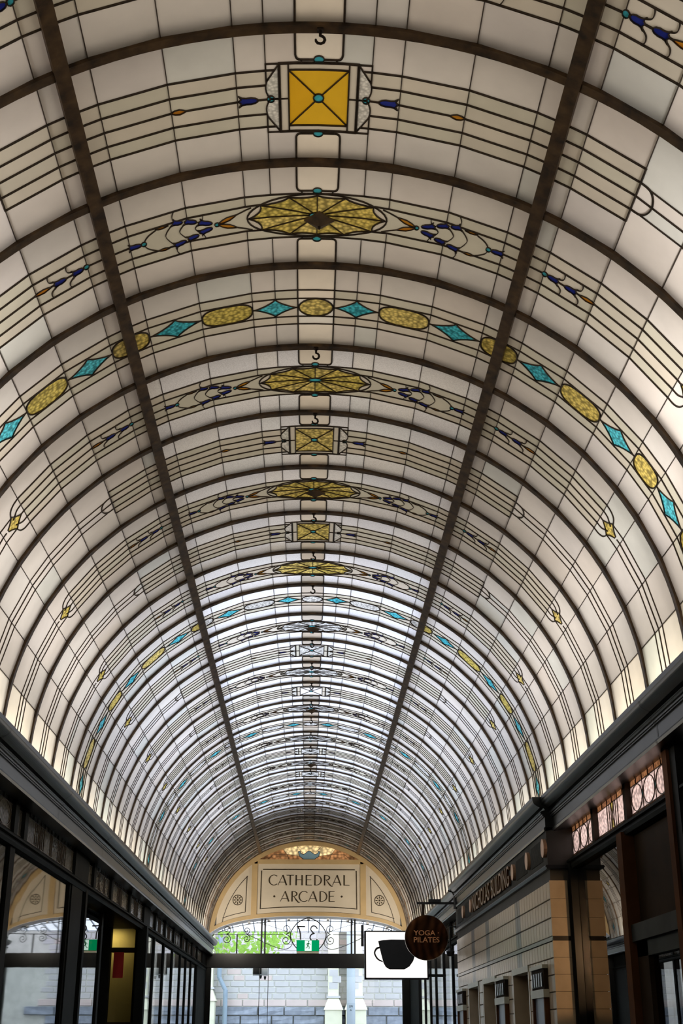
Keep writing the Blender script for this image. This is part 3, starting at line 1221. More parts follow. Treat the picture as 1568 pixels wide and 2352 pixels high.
def shop_window(side, y0, y1, text, panes, lights, single=False, mats=SMOKY, glass='shop_glass', x=2.24):
    t = thing('shop_window', (side * x, y0, 0), text, 'shop window', 'shop windows along the arcade')
    transom_rail(t, side, y0, y1, x)
    ys = sorted({a for a, b, *_ in lights} | {b for a, b, *_ in lights})
    edges = [y0] + ys + [y1]
    for a, b, kind in lights:
        transom_light(t, side, a, b, kind, single, mats, x=x)
    # mullions between the leadlights
    cuts = [y0] + [q for a, b, *_ in lights for q in (a, b)] + [y1]
    for a, b in zip(cuts[::2], cuts[1::2]):
        if b - a > .01:
            box('leadlight_mullion', 'joinery', side * (x - .03), side * (x + .05), a, b, 2.98, 3.25, t)
    for a, b in panes:
        MB().box(side * (x - .003), side * (x + .003), a, b, .45, 2.91).build('window_pane', glass, t)
    pc = [y0] + [q for p in panes for q in p] + [y1]
    for a, b in zip(pc[::2], pc[1::2]):
        if b - a > .02:
            post(t, side, a, b)
    box('stall_riser', 'joinery', side * (x - .05), side * (x + .06), y0, y1, 0, .45, t)
    return t


# left side
shop_window(-1, 3.0, 12.95, 'wide dark shop window on the left nearest the camera', [(3.2, 9.70), (9.86, 12.25)],
            [(4.0, 7.3, 'cross'), (7.4, 9.72, 'ovals'), (9.84, 10.08, 'plain'), (10.2, 12.42, 'cross')])
# recessed entry
ent = thing('shop_entrance', (-2.24, 13.0, 0), 'recessed shop entrance on the left with yellow lit wall and red banner', 'shop entrance')
transom_rail(ent, -1, 12.95, 17.95)
LI = [(13.2, 13.55, 'plain'), (13.68, 14.8, 'ovals'), (14.92, 16.4, 'cross'), (16.52, 17.9, 'cross')]
for a, b, kd in LI:
    transom_light(ent, -1, a, b, kd, False, SMOKY)
for a, b in ((12.95, 13.2), (13.55, 13.68), (14.8, 14.92), (16.4, 16.52), (17.9, 17.95)):
    box('leadlight_mullion', 'joinery', -2.29, -2.21, a, b, 2.98, 3.25, ent)
MB().box(-2.95, -2.24, 12.95, 17.95, 2.93, 2.97).build('soffit', 'joinery', ent)
for z, x0 in ((2.925, -2.86), (2.915, -2.78)):
    MB().box(x0, x0 + .02, 13.1, 17.8, z - .01, 2.93).build('soffit_moulding', 'joinery', ent)
post(ent, -1, 13.02, 13.12, 0, 2.93, 2.19, 2.26)
MB().box(-2.425, -2.419, 13.15, 15.5, .45, 2.9).build('window_pane', 'polished_glass', ent)
box('window_post', 'joinery', -2.46, -2.40, 15.5, 15.62, 0, 2.93, ent)
box('window_post', 'joinery', -2.44, -2.405, 13.95, 14.1, 0, 2.93, ent)
MB().box(-2.84, -2.83, 13.72, 17.3, .1, 2.9).build('door_pane', 'shop_glass', ent)
box('door_rail', 'joinery', -2.86, -2.78, 13.7, 17.9, 2.08, 2.20, ent)
box('door_post', 'joinery', -2.86, -2.76, 16.2, 16.45, 0, 2.93, ent)
box('door_post', 'joinery', -2.86, -2.62, 17.8, 17.95, 0, 2.93, ent)
box('return_post', 'joinery', -2.27, -2.15, 17.8, 17.95, 0, 2.95, ent)
box('return_rail', 'dark_wood', -2.64, -2.24, 17.85, 17.95, 2.62, 2.68, ent)
box('return_rail', 'dark_wood', -2.64, -2.24, 17.85, 17.95, 1.70, 1.76, ent)
MB().box(-2.62, -2.26, 17.90, 17.91, .1, 2.92).build('return_pane', 'shop_glass', ent)
box('yellow_wall', 'shop_yellow', -3.0, -2.34, 18.30, 18.34, 0, 2.95, bpy.data.objects['wall_left'])
bn = box('shop_banner', 'red_banner', -2.575, -2.44, 17.84, 17.845, 2.30, 2.62)
label(bn, 'red vertical banner hanging in the left shop entrance', 'banner')
# windows beyond
LW = [(18.5, 19.36), (19.46, 20.68), (20.78, 22.05), (22.15, 23.45), (23.55, 24.55), (24.65, 25.65), (25.75, 26.85)]
LL = [(18.6, 19.3, 'plain'), (19.42, 20.66, 'cross'), (20.78, 22.05, 'cross'), (22.15, 23.45, 'ovals'), (23.55, 24.55, 'cross'), (24.65, 25.65, 'cross'), (25.75, 26.85, 'cross'), (26.95, 28.2, 'plain')]
shop_window(-1, 17.95, YE, 'row of tall dark framed shop windows at the far left by the door', LW, LL)

# right side, near the camera
t = thing('shop_window', (2.24, 2.5, 0), 'right shopfront with three pink leadlights over a polished pane', 'shop window', 'shop windows along the arcade')
transom_rail(t, 1, 2.5, 11.0)
for a, b, kd in ((7.9, 8.9, 'ovals'), (8.98, 9.98, 'cross'), (10.06, 11.0, 'ovals')):
    transom_light(t, 1, a, b, kd, True, PINK)
for a, b in ((8.9, 8.98), (9.98, 10.06)):
    box('leadlight_mullion', 'dark_wood', 2.20, 2.28, a, b, 2.98, 3.25, t)
box('pilaster', 'joinery', 2.17, 2.3, 7.50, 7.62, 0, 3.24, t)
box('pilaster_edge', 'wood_trim', 2.15, 2.3, 7.62, 7.72, 0, 3.24, t)
box('pilaster_edge', 'joinery', 2.20, 2.3, 7.72, 7.9, 2.9, 3.24, t)
MB().box(2.238, 2.244, 9.15, 10.9, .4, 2.9).build('window_pane', 'polished_glass', t)
MB().box(2.238, 2.244, 3.0, 7.50, .4, 3.2).build('window_pane', 'polished_glass', t)
box('post', 'joinery', 2.18, 2.3, 10.9, 11.0, 0, 2.95, t)
box('post', 'wood_trim', 2.17, 2.3, 9.0, 9.15, 0, 2.92, t)
box('sign_panel', 'dark_wood', 2.26, 2.3, 7.72, 9.0, 2.26, 2.92, t)
box('door_head', 'frieze_paint', 2.19, 2.3, 7.72, 9.0, 2.19, 2.30, t)
box('door_head', 'frieze_paint', 2.22, 2.3, 7.72, 9.0, 2.09, 2.19, t)
box('door_stile', 'dark_wood', 2.22, 2.3, 8.72, 9.0, 0, 2.19, t)
box('door_stile', 'dark_wood', 2.22, 2.3, 7.72, 7.82, 0, 2.19, t)
MB().box(2.253, 2.259, 7.82, 8.72, .1, 2.09).build('door_pane', 'polished_glass', t)
box('stall_riser', 'joinery', 2.18, 2.3, 2.5, 11.0, 0, .4, t)

# right side, beyond the tiled wall
t = shop_window(1, 18.1, YE, 'shop windows on the far right behind the hanging signs', [(a, b) for a, b in LW], LL)
box('mustard_jamb', 'mustard', 2.10, 2.22, 18.12, 18.34, 0, 2.9, t)

# ------------------------------------------------------------------ tiled wall of the lift lobby
TX = 2.015
tw = struct(thing('wall_tiled', (TX, 11.0, 0), 'cream glazed tile wall with dark openings under the raised lettering frieze'))
OPEN = [(12.28, 13.22), (14.49, 15.49), (15.94, 16.9)]       # openings
CAB = [(11.30, 11.93), (13.58, 14.25), (17.24, 17.94)]       # framed notices
back = MB()
ycuts = [11.0] + [q for p in OPEN for q in p] + [18.1]
for a, b in zip(ycuts[::2], ycuts[1::2]):
    back.box(TX + .012, TX + .23, a, b, 0, 2.93)
for a, b in OPEN:
    back.box(TX + .012, TX + .23, a, b, 2.19, 2.93)
back.build('backing', 'grout', tw)
box('lobby_back', 'shop_dark', 3.2, 3.3, 11.0, 18.1, 0, 2.93, tw)
tile_me = MB()
tw_, th_ = .147, .1465
b_ = .006
tile_me.add([(.010, b_ * .3, b_ * .3), (.010, tw_ - b_ * .3, b_ * .3), (.010, tw_ - b_ * .3, th_ - b_ * .3), (.010, b_ * .3, th_ - b_ * .3),
             (0, b_, b_), (0, tw_ - b_, b_), (0, tw_ - b_, th_ - b_), (0, b_, th_ - b_)],
            [(4, 7, 6, 5), (0, 4, 5, 1), (1, 5, 6, 2), (2, 6, 7, 3), (3, 7, 4, 0)])
TILE = {c: tile_me.mesh('tile', c) for c in ('tile_cream', 'tile_grey')}
rows = [2.365 + i * .1485 for i in range(4)] + [2.33 - (i + 1) * .1315 * 1.0 for i in range(17)]
rowh = [.1465] * 4 + [.130] * 17
restm = MB()
cells = []
ncol = 48
for r, z in enumerate(rows):
    for c in range(ncol):
        y = 11.004 + c * .1478
        yc = y + .07
        if any(a - .02 < yc < b + .02 for a, b in OPEN) and z < 2.19:
            continue
        if z + rowh[r] > 2.925:
            continue
        grey = any(abs(yc - g) < .12 for g in (12.77, 14.95, 16.33)) and z > 2.19
        cells.append((yc, z, y, rowh[r], grey))
cells.sort(key=lambda q: q[0] + 0.6 * max(0, 1.55 - q[1]) * 20)
for n, (yc, z, y, hh, grey) in enumerate(cells):
    if n < 290:
        o = bpy.data.objects.new('tile', TILE['tile_grey' if grey else 'tile_cream'])
        put(o, tw, (TX, y, z))
        o.scale = (1, 1, hh / th_)
    else:
        restm.add([(TX + v[0], y + v[1], z + v[2] * hh / th_) for v in tile_me.v], tile_me.f, 1 if grey else 0)
restm.build('tiles', ['tile_cream', 'tile_grey'], tw, kind='stuff')
for a, b in zip(ycuts[::2], ycuts[1::2]):
    pass
box('grey_band', 'tile_grey', TX - .001, TX + .012, 11.0, 18.1, 2.333, 2.363, tw)
# near return of the wall: one big tile over another
for i, z in enumerate([2.365 + k2 * .1485 for k2 in range(4)] + [2.33 - (k2 + 1) * .1315 for k2 in range(17)]):
    h = .1485 if i < 4 else .1315
    if z + h < 2.94:
        MB().box(TX, 2.165, 10.985, 11.0, z + .002, z + h - .001).build('tile', 'tile_cream', tw)
box('grey_band', 'tile_dark', TX, 2.165, 10.983, 11.0, 2.333, 2.363, tw)
for i, (a, b) in enumerate(OPEN):
    d = thing('door_%d' % (i + 1), (TX, a, 0), kind='structure')
    box('lintel', 'lintel', TX - .012, TX + .1, a - .02, b + .02, 2.145, 2.20, d)
    for y in (a, b):
        box('jamb', 'tile_cream', TX - .006, TX + .22, y - .025, y + .025, 0, 2.145, d)
    box('shadow_box', 'shop_dark', TX + .22, TX + 1.1, a - .05, a - .01, 0, 2.3, d)
    box('shadow_box', 'shop_dark', TX + .22, TX + 1.1, b + .01, b + .05, 0, 2.3, d)
    box('shadow_box', 'shop_dark', TX + .22, TX + 1.1, a - .05, b + .05, 2.25, 2.3, d)
for i, (a, b) in enumerate(CAB):
    t = thing('notice_board', (TX, a, 1.0), 'framed notice board on the tiled wall, %s from the camera' % ORD[i], 'notice board', 'notice boards on the tiled wall')
    box('upper_case', 'dark_wood', TX - .035, TX, a, b, 1.96, 2.14, t)
    box('grille', 'iron', TX - .042, TX - .035, a + .05, b - .05, 1.985, 2.10, t)
    for q in range(5):
        y = a + .08 + (b - a - .16) * q / 4
        box('grille_bar', 'chrome', TX - .047, TX - .042, y - .008, y + .008, 1.99, 2.095, t)
    box('head_rail', 'lintel', TX - .05, TX, a - .02, b + .02, 2.13, 2.16, t)
    box('middle_rail', 'lintel', TX - .05, TX, a - .02, b + .02, 1.90, 1.965, t)
    box('frame_side', 'wood_trim', TX - .04, TX, b - .05, b, .9, 1.90, t)
    box('frame_side', 'wood_trim', TX - .04, TX, a, a + .05, .9, 1.90, t)
    box('board', 'notice_blue', TX - .02, TX, a + .05, b - .05, .9, 1.90, t)
    box('sill', 'lintel', TX - .05, TX, a - .02, b + .02, .86, .9, t)

# frieze with raised lettering
fr = struct(MB().box(TX - .002, TX + .25, 11.0, 18.1, 2.93, 3.25).build('trim_5', 'frieze_paint'))
mprof = [(TX + .02, 2.935), (TX - .022, 2.935), (TX - .03, 2.925), (TX - .022, 2.915), (TX - .012, 2.905), (TX + .02, 2.90)]
struct(MB().prism_y(mprof, 10.97, 18.13).build('trim_6', 'cornice_paint'))
MB().box(TX - .02, 2.24, 10.965, 11.0, 2.905, 2.935).build('return_moulding', 'cornice_paint', fr)
# fluted panels between the discs
for a, b in ((11.2, 11.8), (12.05, 12.7), (16.4, 16.95), (17.25, 17.9)):
    n = int((b - a) / .03)
    fl = MB()
    for i in range(n):
        fl.box(TX - .008, TX, a + i * .03, a + i * .03 + .016, 2.99, 3.17)
    fl.build('fluted_panel', 'frieze_paint', fr)
for y in (11.07, 11.93, 12.80, 16.27, 17.10):
    MB().tube([(TX - .03, y, 3.083), (TX, y, 3.083)], .078, 20).build('disc', 'disc_rosette', fr)


def text(name, body, mat, mtx, height, width=None, extrude=.004, parent=None, bold=0.0, align='LEFT'):
    cu = bpy.data.curves.new(name, 'FONT')
    cu.body = body
    cu.size = 1.0
    cu.align_x = align
    cu.extrude = 0.0
    cu.offset = bold
    o = bpy.data.objects.new(name + '_tmp', cu)
    C.objects.link(o)
    dg = bpy.context.evaluated_depsgraph_get()
    dg.update()
    me = bpy.data.meshes.new_from_object(o.evaluated_get(dg))
    bpy.data.objects.remove(o)
    xs = [v.co.x for v in me.vertices]
    ys = [v.co.y for v in me.vertices]
    cap = max(ys) - min(0, min(ys))
    sy = height / (max(ys) - min(ys))
    sx = (width / (max(xs) - min(xs))) if width else sy
    x0, y0 = (min(xs) if align == 'LEFT' else (min(xs) + max(xs)) / 2), min(ys)
    mb = MB()
    n = len(me.vertices)
    vs = [mtx @ Vector(((v.co.x - x0) * sx, (v.co.y - y0) * sy, extrude)) for v in me.vertices]
    vb = [mtx @ Vector(((v.co.x - x0) * sx, (v.co.y - y0) * sy, 0)) for v in me.vertices]
    fs = [tuple(p.vertices) for p in me.polygons]
    cnt = {}
    for f in fs:
        for a, b in zip(f, f[1:] + f[:1]):
            cnt[(a, b)] = cnt.get((a, b), 0) + 1
    sides = [(a, a + n, b + n, b) for (a, b) in cnt if (b, a) not in cnt]
    mb.add(vs + vb, fs + sides)
    bpy.data.meshes.remove(me)
    return mb.build(name, mat, parent)


def frame_right(x, y, z):       # text on the right hand wall, read from far to near
    return Matrix(((0, 0, -1, x), (-1, 0, 0, y), (0, 1, 0, z), (0, 0, 0, 1)))


def frame_front(x, y, z):       # text facing the camera
    return Matrix(((1, 0, 0, x), (0, 0, -1, y), (0, 1, 0, z), (0, 0, 0, 1)))


for o in (text('lettering', 'NICHOLAS', 'letter_bronze', frame_right(TX - .004, 16.07, 2.99), .19, 1.55, .022),
          text('lettering', 'BUILDING', 'letter_bronze', frame_right(TX - .004, 14.36, 2.985), .195, 1.31, .022)):
    o.name = 'raised_lettering'
    w = 'NICHOLAS' if o.location.y > 99 else ''
lets = [o for o in bpy.data.objects if o.name.startswith('raised_lettering')]
for o, w in zip(sorted(lets, key=lambda q: -max(v.co.y for v in q.data.vertices)), ('NICHOLAS', 'BUILDING')):
    label(o, 'raised bronze letters reading %s on the dark frieze' % w, 'lettering')

# ------------------------------------------------------------------ tympanum over the door
ty = thing('tympanum', (0, YE, 3.6), 'cream arched panel lettered CATHEDRAL ARCADE with a leadlight lunette above', 'sign panel')


def tm(u, w, d):
    return Vector((u, YE + .08 - d, w))


def arc_z(x):
    q = min(abs(x) / 2.3, 1)
    return 3.48 + .65 * (1 - q ** 2.4) ** (1 / 2.4)


def ell_x(z, a, b):
    return a * math.sqrt(max(0, 1 - ((z - ZC) / b) ** 2))


def ell_z(x, a, b):
    return ZC + b * math.sqrt(max(0, 1 - (x / a) ** 2))


AI, BI = 2.085, 1.985


def arch_top(x0, x1, a=AI, b=BI, n=20):
    return [(x0 + (x1 - x0) * i / n, ell_z(x0 + (x1 - x0) * i / n, a, b)) for i in range(n + 1)]


def low(x0, x1, dz=0.0, n=20):
    return [(x0 + (x1 - x0) * i / n, arc_z(x0 + (x1 - x0) * i / n) + dz) for i in range(n + 1)]


# backing panels
xe = 2.03
MB().poly(low(-1.2, 1.2, -.02) + [(1.2, 5.2), (-1.2, 5.2)], .02, tm).build('name_panel', 'tympanum_panel', ty)
for s in (-1, 1):
    pts = low(1.2, xe, -.02) + arch_top(xe, 1.2, 2.12, 2.02)
    MB().poly([(s * a, b) for a, b in pts], .02, tm).build('side_panel', 'tympanum_panel', ty)
# frames
ring = [(2.205 * math.sin(R(t)), ZC + 2.10 * math.cos(R(t))) for t in range(-86, 87, 2)]
ring_in = [(AI * math.sin(R(t)), ZC + BI * math.cos(R(t))) for t in range(-86, 87, 2)]
mb = MB()
for i in range(len(ring) - 1):
    mb.poly([ring[i], ring[i + 1], ring_in[i + 1], ring_in[i]], .07, tm)
mb.build('arch_frame', 'tympanum_frame', ty)
mb = MB()
lo1 = low(-2.19, 2.19, -.08, 40)
lo2 = low(-2.19, 2.19, .0, 40)
for i in range(40):
    mb.poly([lo1[i], lo1[i + 1], lo2[i + 1], lo2[i]], .065, tm)
mb.build('lower_arch_frame', 'tympanum_frame', ty)
for s in (-1, 1):
    zt = ell_z(1.215, AI, BI) + .02
    MB().poly([(s * 1.15, arc_z(1.15) - .03), (s * 1.275, arc_z(1.27) - .03), (s * 1.275, zt - .05), (s * 1.15, zt)], .06, tm).build('frame_post', 'tympanum_frame', ty)
MB().poly([(-1.22, 5.165), (1.22, 5.165), (1.22, 5.262), (-1.22, 5.262)], .06, tm).build('frame_bar', 'tympanum_frame', ty)
# lunette
L = Lead((-1.25, 1.25, 5.25, 5.60))
lun = arch_top(-1.13, 1.13, 2.10, 2.0, 24)
L.shape([(-1.14, 5.255)] + lun + [(1.14, 5.255)], 'glass', .01)
vase = [(-.25, 5.44), (-.20, 5.45), (-.19, 5.40), (-.13, 5.375), (-.06, 5.42), (-.03, 5.45), (.03, 5.45), (.06, 5.42), (.13, 5.375), (.19, 5.40), (.20, 5.45), (.25, 5.44), (.22, 5.34), (.12, 5.27), (-.12, 5.27), (-.22, 5.34)]
L.shape(vase, 'vase', .012)
for s in (-1, 1):
    L.line([(s * .22, 5.34), (s * .5, 5.38), (s * .62, 5.53)], .007)
    L.line([(s * .5, 5.38), (s * .8, 5.37), (s * .93, 5.27)], .007)
    L.line([(s * .15, 5.42), (s * .3, 5.58)], .007)
    L.line([(s * .45, 5.26), (s * .5, 5.38)], .007)
L.came_mesh(lambda u, w, d: tm(u, w, .02 + d), (), .01).build('lunette_came', 'lead_came', ty)
lp = bpy.data.objects.new('lunette', None)
put(lp, ty, (0, YE, 5.3))
for pv, pf, c, kd, ar in L.regions():
    if kd:
        MB().add([tm(a, b, .02) for a, b in pv], [f for f in pf]).build('pane', 'lunette_blue' if kd == 'vase' else 'lunette_glass', lp)


# inset lines and rosettes
def band(pts, w, closed=False, d=.022, mat='gilt_dark', name='inlaid_line'):
    mb = MB()
    q = pts + ([pts[0]] if closed else [])
    for a, b in zip(q, q[1:]):
        dx, dy = b[0] - a[0], b[1] - a[1]
        Ln = math.hypot(dx, dy)
        nx, ny = -dy / Ln * w / 2, dx / Ln * w / 2
        mb.poly([(a[0] + nx, a[1] + ny), (b[0] + nx, b[1] + ny), (b[0] - nx, b[1] - ny), (a[0] - nx, a[1] - ny)], .005, lambda u, v, e: tm(u, v, d + e))
    mb.build(name, mat, ty)


band([(-1.03, 5.045), (1.03, 5.045)], .018)
band([(-1.06, 5.02), (-1.07, 4.19)], .022)
band([(1.06, 5.02), (1.07, 4.19)], .022)
band([(x, z + .115) for x, z in low(-1.05, 1.05, 0, 16)], .018)
for s in (-1, 1):
    arc_i = [(1.93 * math.sin(R(t)), ZC + 1.86 * math.cos(R(t))) for t in range(45, 82, 3)]
    band([(s * a, b) for a, b in arc_i], .014)
    band([(s * 1.38, arc_i[0][1]), (s * 1.40, arc_z(1.4) + .09)], .018)
    band([(s * a, b + .09) for a, b in low(1.40, 1.90, 0, 8)], .014)
    cx, cz = s * 1.575, 4.385
    mb = MB()
    for r0, r1 in ((.098, .115),):
        ring = ellipse(cx, cz, r1, r1, 28)
        rin = ellipse(cx, cz, r0, r0, 28)
        for i in range(28):
            j = (i + 1) % 28
            mb.poly([ring[i], ring[j], rin[j], rin[i]], .005, lambda u, v, e: tm(u, v, .022 + e))
    mb.poly(ellipse(cx, cz, .022, .022, 12), .006, lambda u, v, e: tm(u, v, .022 + e))
    for i in range(8):
        a = i * math.pi / 4
        ca, sa = math.cos(a), math.sin(a)
        q = [(.03, 0), (.06, .014), (.092, .006), (.092, -.006), (.06, -.014)]
        mb.poly([(cx + p * ca - w * sa, cz + p * sa + w * ca) for p, w in q], .005, lambda u, v, e: tm(u, v, .022 + e))
    mb.build('rosette', 'gilt_dark', ty)


# stroke lettering
def stroke(mb, pts, w):
    for i, (a, b) in enumerate(zip(pts, pts[1:])):
        wa, wb = (w[i], w[i + 1]) if isinstance(w, list) else (w, w)
        dx, dy = b[0] - a[0], b[1] - a[1]
        Ln = math.hypot(dx, dy)
        nx, ny = -dy / Ln / 2, dx / Ln / 2
        mb.poly([(a[0] + nx * wa, a[1] + ny * wa), (b[0] + nx * wb, b[1] + ny * wb), (b[0] - nx * wb, b[1] - ny * wb), (a[0] - nx * wa, a[1] - ny * wa)], .006,
                lambda u, v, e: tm(u, v, .021 + e))


def letter(ch, x0, x1, z0, z1):
    h, w = z1 - z0, x1 - x0
    TK, TN = .030, .0115
    mb = MB()

    def P(u, v):
        return (x0 + u * w, z0 + v * h)

    def arc(cx, cy, rx, ry, a0, a1, n=16):
        return [P(cx + rx * math.cos(R(a0 + (a1 - a0) * i / n)), cy + ry * math.sin(R(a0 + (a1 - a0) * i / n))) for i in range(n + 1)]

    def ww(a0, a1, n=16):
        return [TN + (TK - TN) * abs(math.cos(R(a0 + (a1 - a0) * i / n))) ** 2 for i in range(n + 1)]
    if ch == 'C':
        stroke(mb, arc(.58, .5, .56, .5, 48, 312), ww(48, 312))
    elif ch == 'A':
        stroke(mb, [P(.02, 0), P(.53, 1)], TN)
        stroke(mb, [P(.52, 1), P(.93, 0)], TK)
        stroke(mb, [P(.17, .3), P(.8, .3)], TN)
    elif ch == 'T':
        stroke(mb, [P(.5, 0), P(.5, 1)], TK)
        stroke(mb, [P(0, .985), P(1, .985)], TN)
    elif ch == 'H':
        stroke(mb, [P(.08, 0), P(.08, 1)], TK)
        stroke(mb, [P(.92, 0), P(.92, 1)], TK)
        stroke(mb, [P(.08, .54), P(.92, .54)], TN)
    elif ch in 'EL':
        stroke(mb, [P(.12, 0), P(.12, 1)], TK)
        stroke(mb, [P(.05, .02), P(1, .02)], TN)
        if ch == 'E':
            stroke(mb, [P(.05, .98), P(.95, .98)], TN)
            stroke(mb, [P(.1, .54), P(.85, .54)], TN)
    elif ch == 'D':
        stroke(mb, [P(.12, 0), P(.12, 1)], TK)
        stroke(mb, [P(.05, .98)] + arc(.3, .5, .64, .48, 90, -90) + [P(.05, .02)], [TN] + ww(90, -90) + [TN])
    elif ch == 'R':
        stroke(mb, [P(.1, 0), P(.1, 1)], TK)
        stroke(mb, [P(.04, .98)] + arc(.25, .75, .4, .23, 90, -90) + [P(.1, .52)], [TN] + ww(90, -90) + [TN])
        stroke(mb, [P(.3, .5), P(.62, .12), P(.82, -.06), P(1.0, -.10)], [TN, TK, TK * .8, TN])
    return mb.build('letter', 'gilt_dark', ty)


def lx(p):
    return -.89 + (p - 178) * (1.80 / 1212)


for ch, a, b in zip('CATHEDRAL', (178, 310, 440, 577, 728, 855, 1000, 1130, 1297), (305, 452, 553, 683, 822, 970, 1135, 1268, 1390)):
    letter(ch, lx(a), lx(b), 4.705, 4.925)
for ch, a, b in zip('ARCADE', (350, 515, 632, 770, 935, 1075), (490, 645, 762, 910, 1055, 1168)):
    letter(ch, lx(a), lx(b), 4.355, 4.575)
for p in (262, 1272):
    MB().poly(ellipse(lx(p), 4.465, .023, .023, 14), .006, lambda u, v, e: tm(u, v, .021 + e)).build('dot', 'gilt_dark', ty)

# wall above and beside the tympanum outside, and the white arch reveal
struct(box('wall_front', 'void_wall', -3.1, 3.1, YE + .45, YE + .6, 4.35, 8.0))
rv = MB()
lo1 = low(-2.2, 2.2, -.09, 40)
for i in range(40):
    a, b = lo1[i], lo1[i + 1]
    rv.add([(a[0], YE + .02, a[1]), (b[0], YE + .02, b[1]), (b[0], YE + .45, b[1] - .02), (a[0], YE + .45, a[1] - .02),
            (a[0], YE + .02, a[1] + .06), (b[0], YE + .02, b[1] + .06), (b[0], YE + .45, b[1] + .5), (a[0], YE + .45, a[1] + .5)], [(0, 1, 2, 3), (3, 2, 6, 7), (4, 5, 1, 0)])
for i in range(4, 38, 4):
    a = lo1[i]
    rv.box(a[0] - .03, a[0] + .03, YE + .3, YE + .46, a[1] - .06, a[1])
struct(rv.build('trim_7', 'white_paint'))
struct(box('wall_end_left', 'joinery', -2.6, -2.19, YE - .05, YE + .5, 0, 4.4))
struct(box('wall_end_right', 'joinery', 2.19, 2.6, YE - .05, YE + .5, 0, 4.4))

# ------------------------------------------------------------------ the street door
dr = thing('door_4', (0, YE, 0), kind='structure')
box('door_beam', 'joinery', -2.2, 2.2, YE - .08, YE + .1, 2.965, 3.255, dr)
box('door_post', 'joinery', -2.2, -2.10, YE - .06, YE + .08, 0, 2.97, dr)
box('door_post', 'joinery', 2.05, 2.2, YE - .06, YE + .08, 0, 2.97, dr)
for a, b in ((-2.10, -1.05), (-1.05, -.0), (0, 1.05), (1.05, 2.05)):
    MB().box(a, b, YE + .0, YE + .01, .05, 2.96).build('door_pane', 'door_glass', dr)
for x in (-1.05, -.86):
    box('door_edge', 'chrome', x - .006, x + .006, YE - .006, YE + .016, 0, 2.96, dr)

# wrought iron grille with the house number
ig = thing('iron_grille', (0, YE + .18, 3.26), 'black wrought iron fanlight grille with scrolls and a reversed number 37', 'iron grille')
YG = YE + .18


def spiral(cx, cz, r, turns, a0, sg=1, n=26):
    return [(cx + r * (1 - .82 * i / n) * math.cos(a0 + sg * turns * 2 * math.pi * i / n), YG, cz + r * (1 - .82 * i / n) * math.sin(a0 + sg * turns * 2 * math.pi * i / n)) for i in range(n + 1)]


for s in (-1, 1):
    for cx, r in ((.49, .115), (1.36, .085), (1.80, .10)):
        MB().tube(spiral(s * cx, 3.665 - r, r, 1.6, math.pi / 2, s), .008, 5).build('scroll', 'iron', ig)
        MB().tube(spiral(s * cx, 3.665 + r, r * .9, 1.4, -math.pi / 2, -s), .008, 5).build('scroll', 'iron', ig)
    MB().tube([(s * x, YG, z) for x, z in smooth_path([(.0, 4.03), (.22, 3.93), (.37, 3.75), (.39, 3.62), (.32, 3.46), (.20, 3.33)], 6)], .011, 6).build('ring_bar', 'iron', ig)
    MB().tube([(s * .55, YG, 3.665), (s * 1.2, YG, 3.66), (s * 2.1, YG, 3.67)], .007, 5).build('cross_bar', 'iron', ig)
    MB().tube([(s * x, YG, z) for x, z in smooth_path([(.39, 3.62), (.36, 3.45), (.52, 3.36), (.85, 3.45), (1.4, 3.70)], 6)], .007, 5).build('curved_bar', 'iron', ig)
    MB().tube([(s * x, YG, z) for x, z in smooth_path([(.40, 3.70), (.75, 3.82), (1.05, 3.90), (1.25, 3.95)], 6)], .005, 5).build('curved_bar', 'iron', ig)
    MB().tube([(s * 1.57, YG, 3.25), (s * 1.57, YG, 3.67)], .016, 6).build('upright', 'iron', ig)
    for x in (1.03, .955):
        MB().tube([(s * x, YG, 3.25), (s * x, YG, arc_z(x) - .1)], .02, 6).build('upright', 'iron', ig)
    rim = [(s * x, YG, arc_z(x) - .17) for x in [i * .1 for i in range(0, 21)]]
    MB().tube(rim, .008, 5).build('rim_bar', 'iron', ig)
MB().tube([(-.17, YG, 3.56), (-.175, YG, 3.68), (-.20, YG, 3.78), (-.25, YG, 3.85)], .016, 6).build('numeral', 'iron', ig)
MB().tube([(-.25, YG, 3.84), (-.07, YG, 3.835)], .014, 6).build('numeral', 'iron', ig)
three = [(.20 - x, z) for x, z in smooth_path([(.0, 3.79), (.05, 3.845), (.12, 3.84), (.145, 3.77), (.08, 3.70), (.06, 3.695)], 5)] + [(.20 - x, z) for x, z in smooth_path([(.06, 3.695), (.13, 3.67), (.16, 3.60), (.11, 3.53), (.04, 3.53), (.0, 3.57)], 5)]
MB().tube([(x, YG, z) for x, z in three], .014, 6).build('numeral', 'iron', ig)

# exit sign
ex = thing('exit_sign', (0, YE - .1, 3.255), 'green illuminated exit sign with a running figure above the door', 'exit sign')
box('base', 'lintel', -.25, .235, YE - .14, YE - .06, 3.255, 3.30, ex)
box('body', 'exit_green', -.255, .24, YE - .15, YE - .07, 3.30, 3.53, ex)
box('face', 'exit_glow_green', -.25, .235, YE - .153, YE - .15, 3.305, 3.525, ex)
box('white_field', 'exit_glow_white', -.075, .075, YE - .156, YE - .153, 3.31, 3.52, ex)
mb = MB()


def em(u, w, d):
    return Vector((u - .005, YE - .156 - d, w))


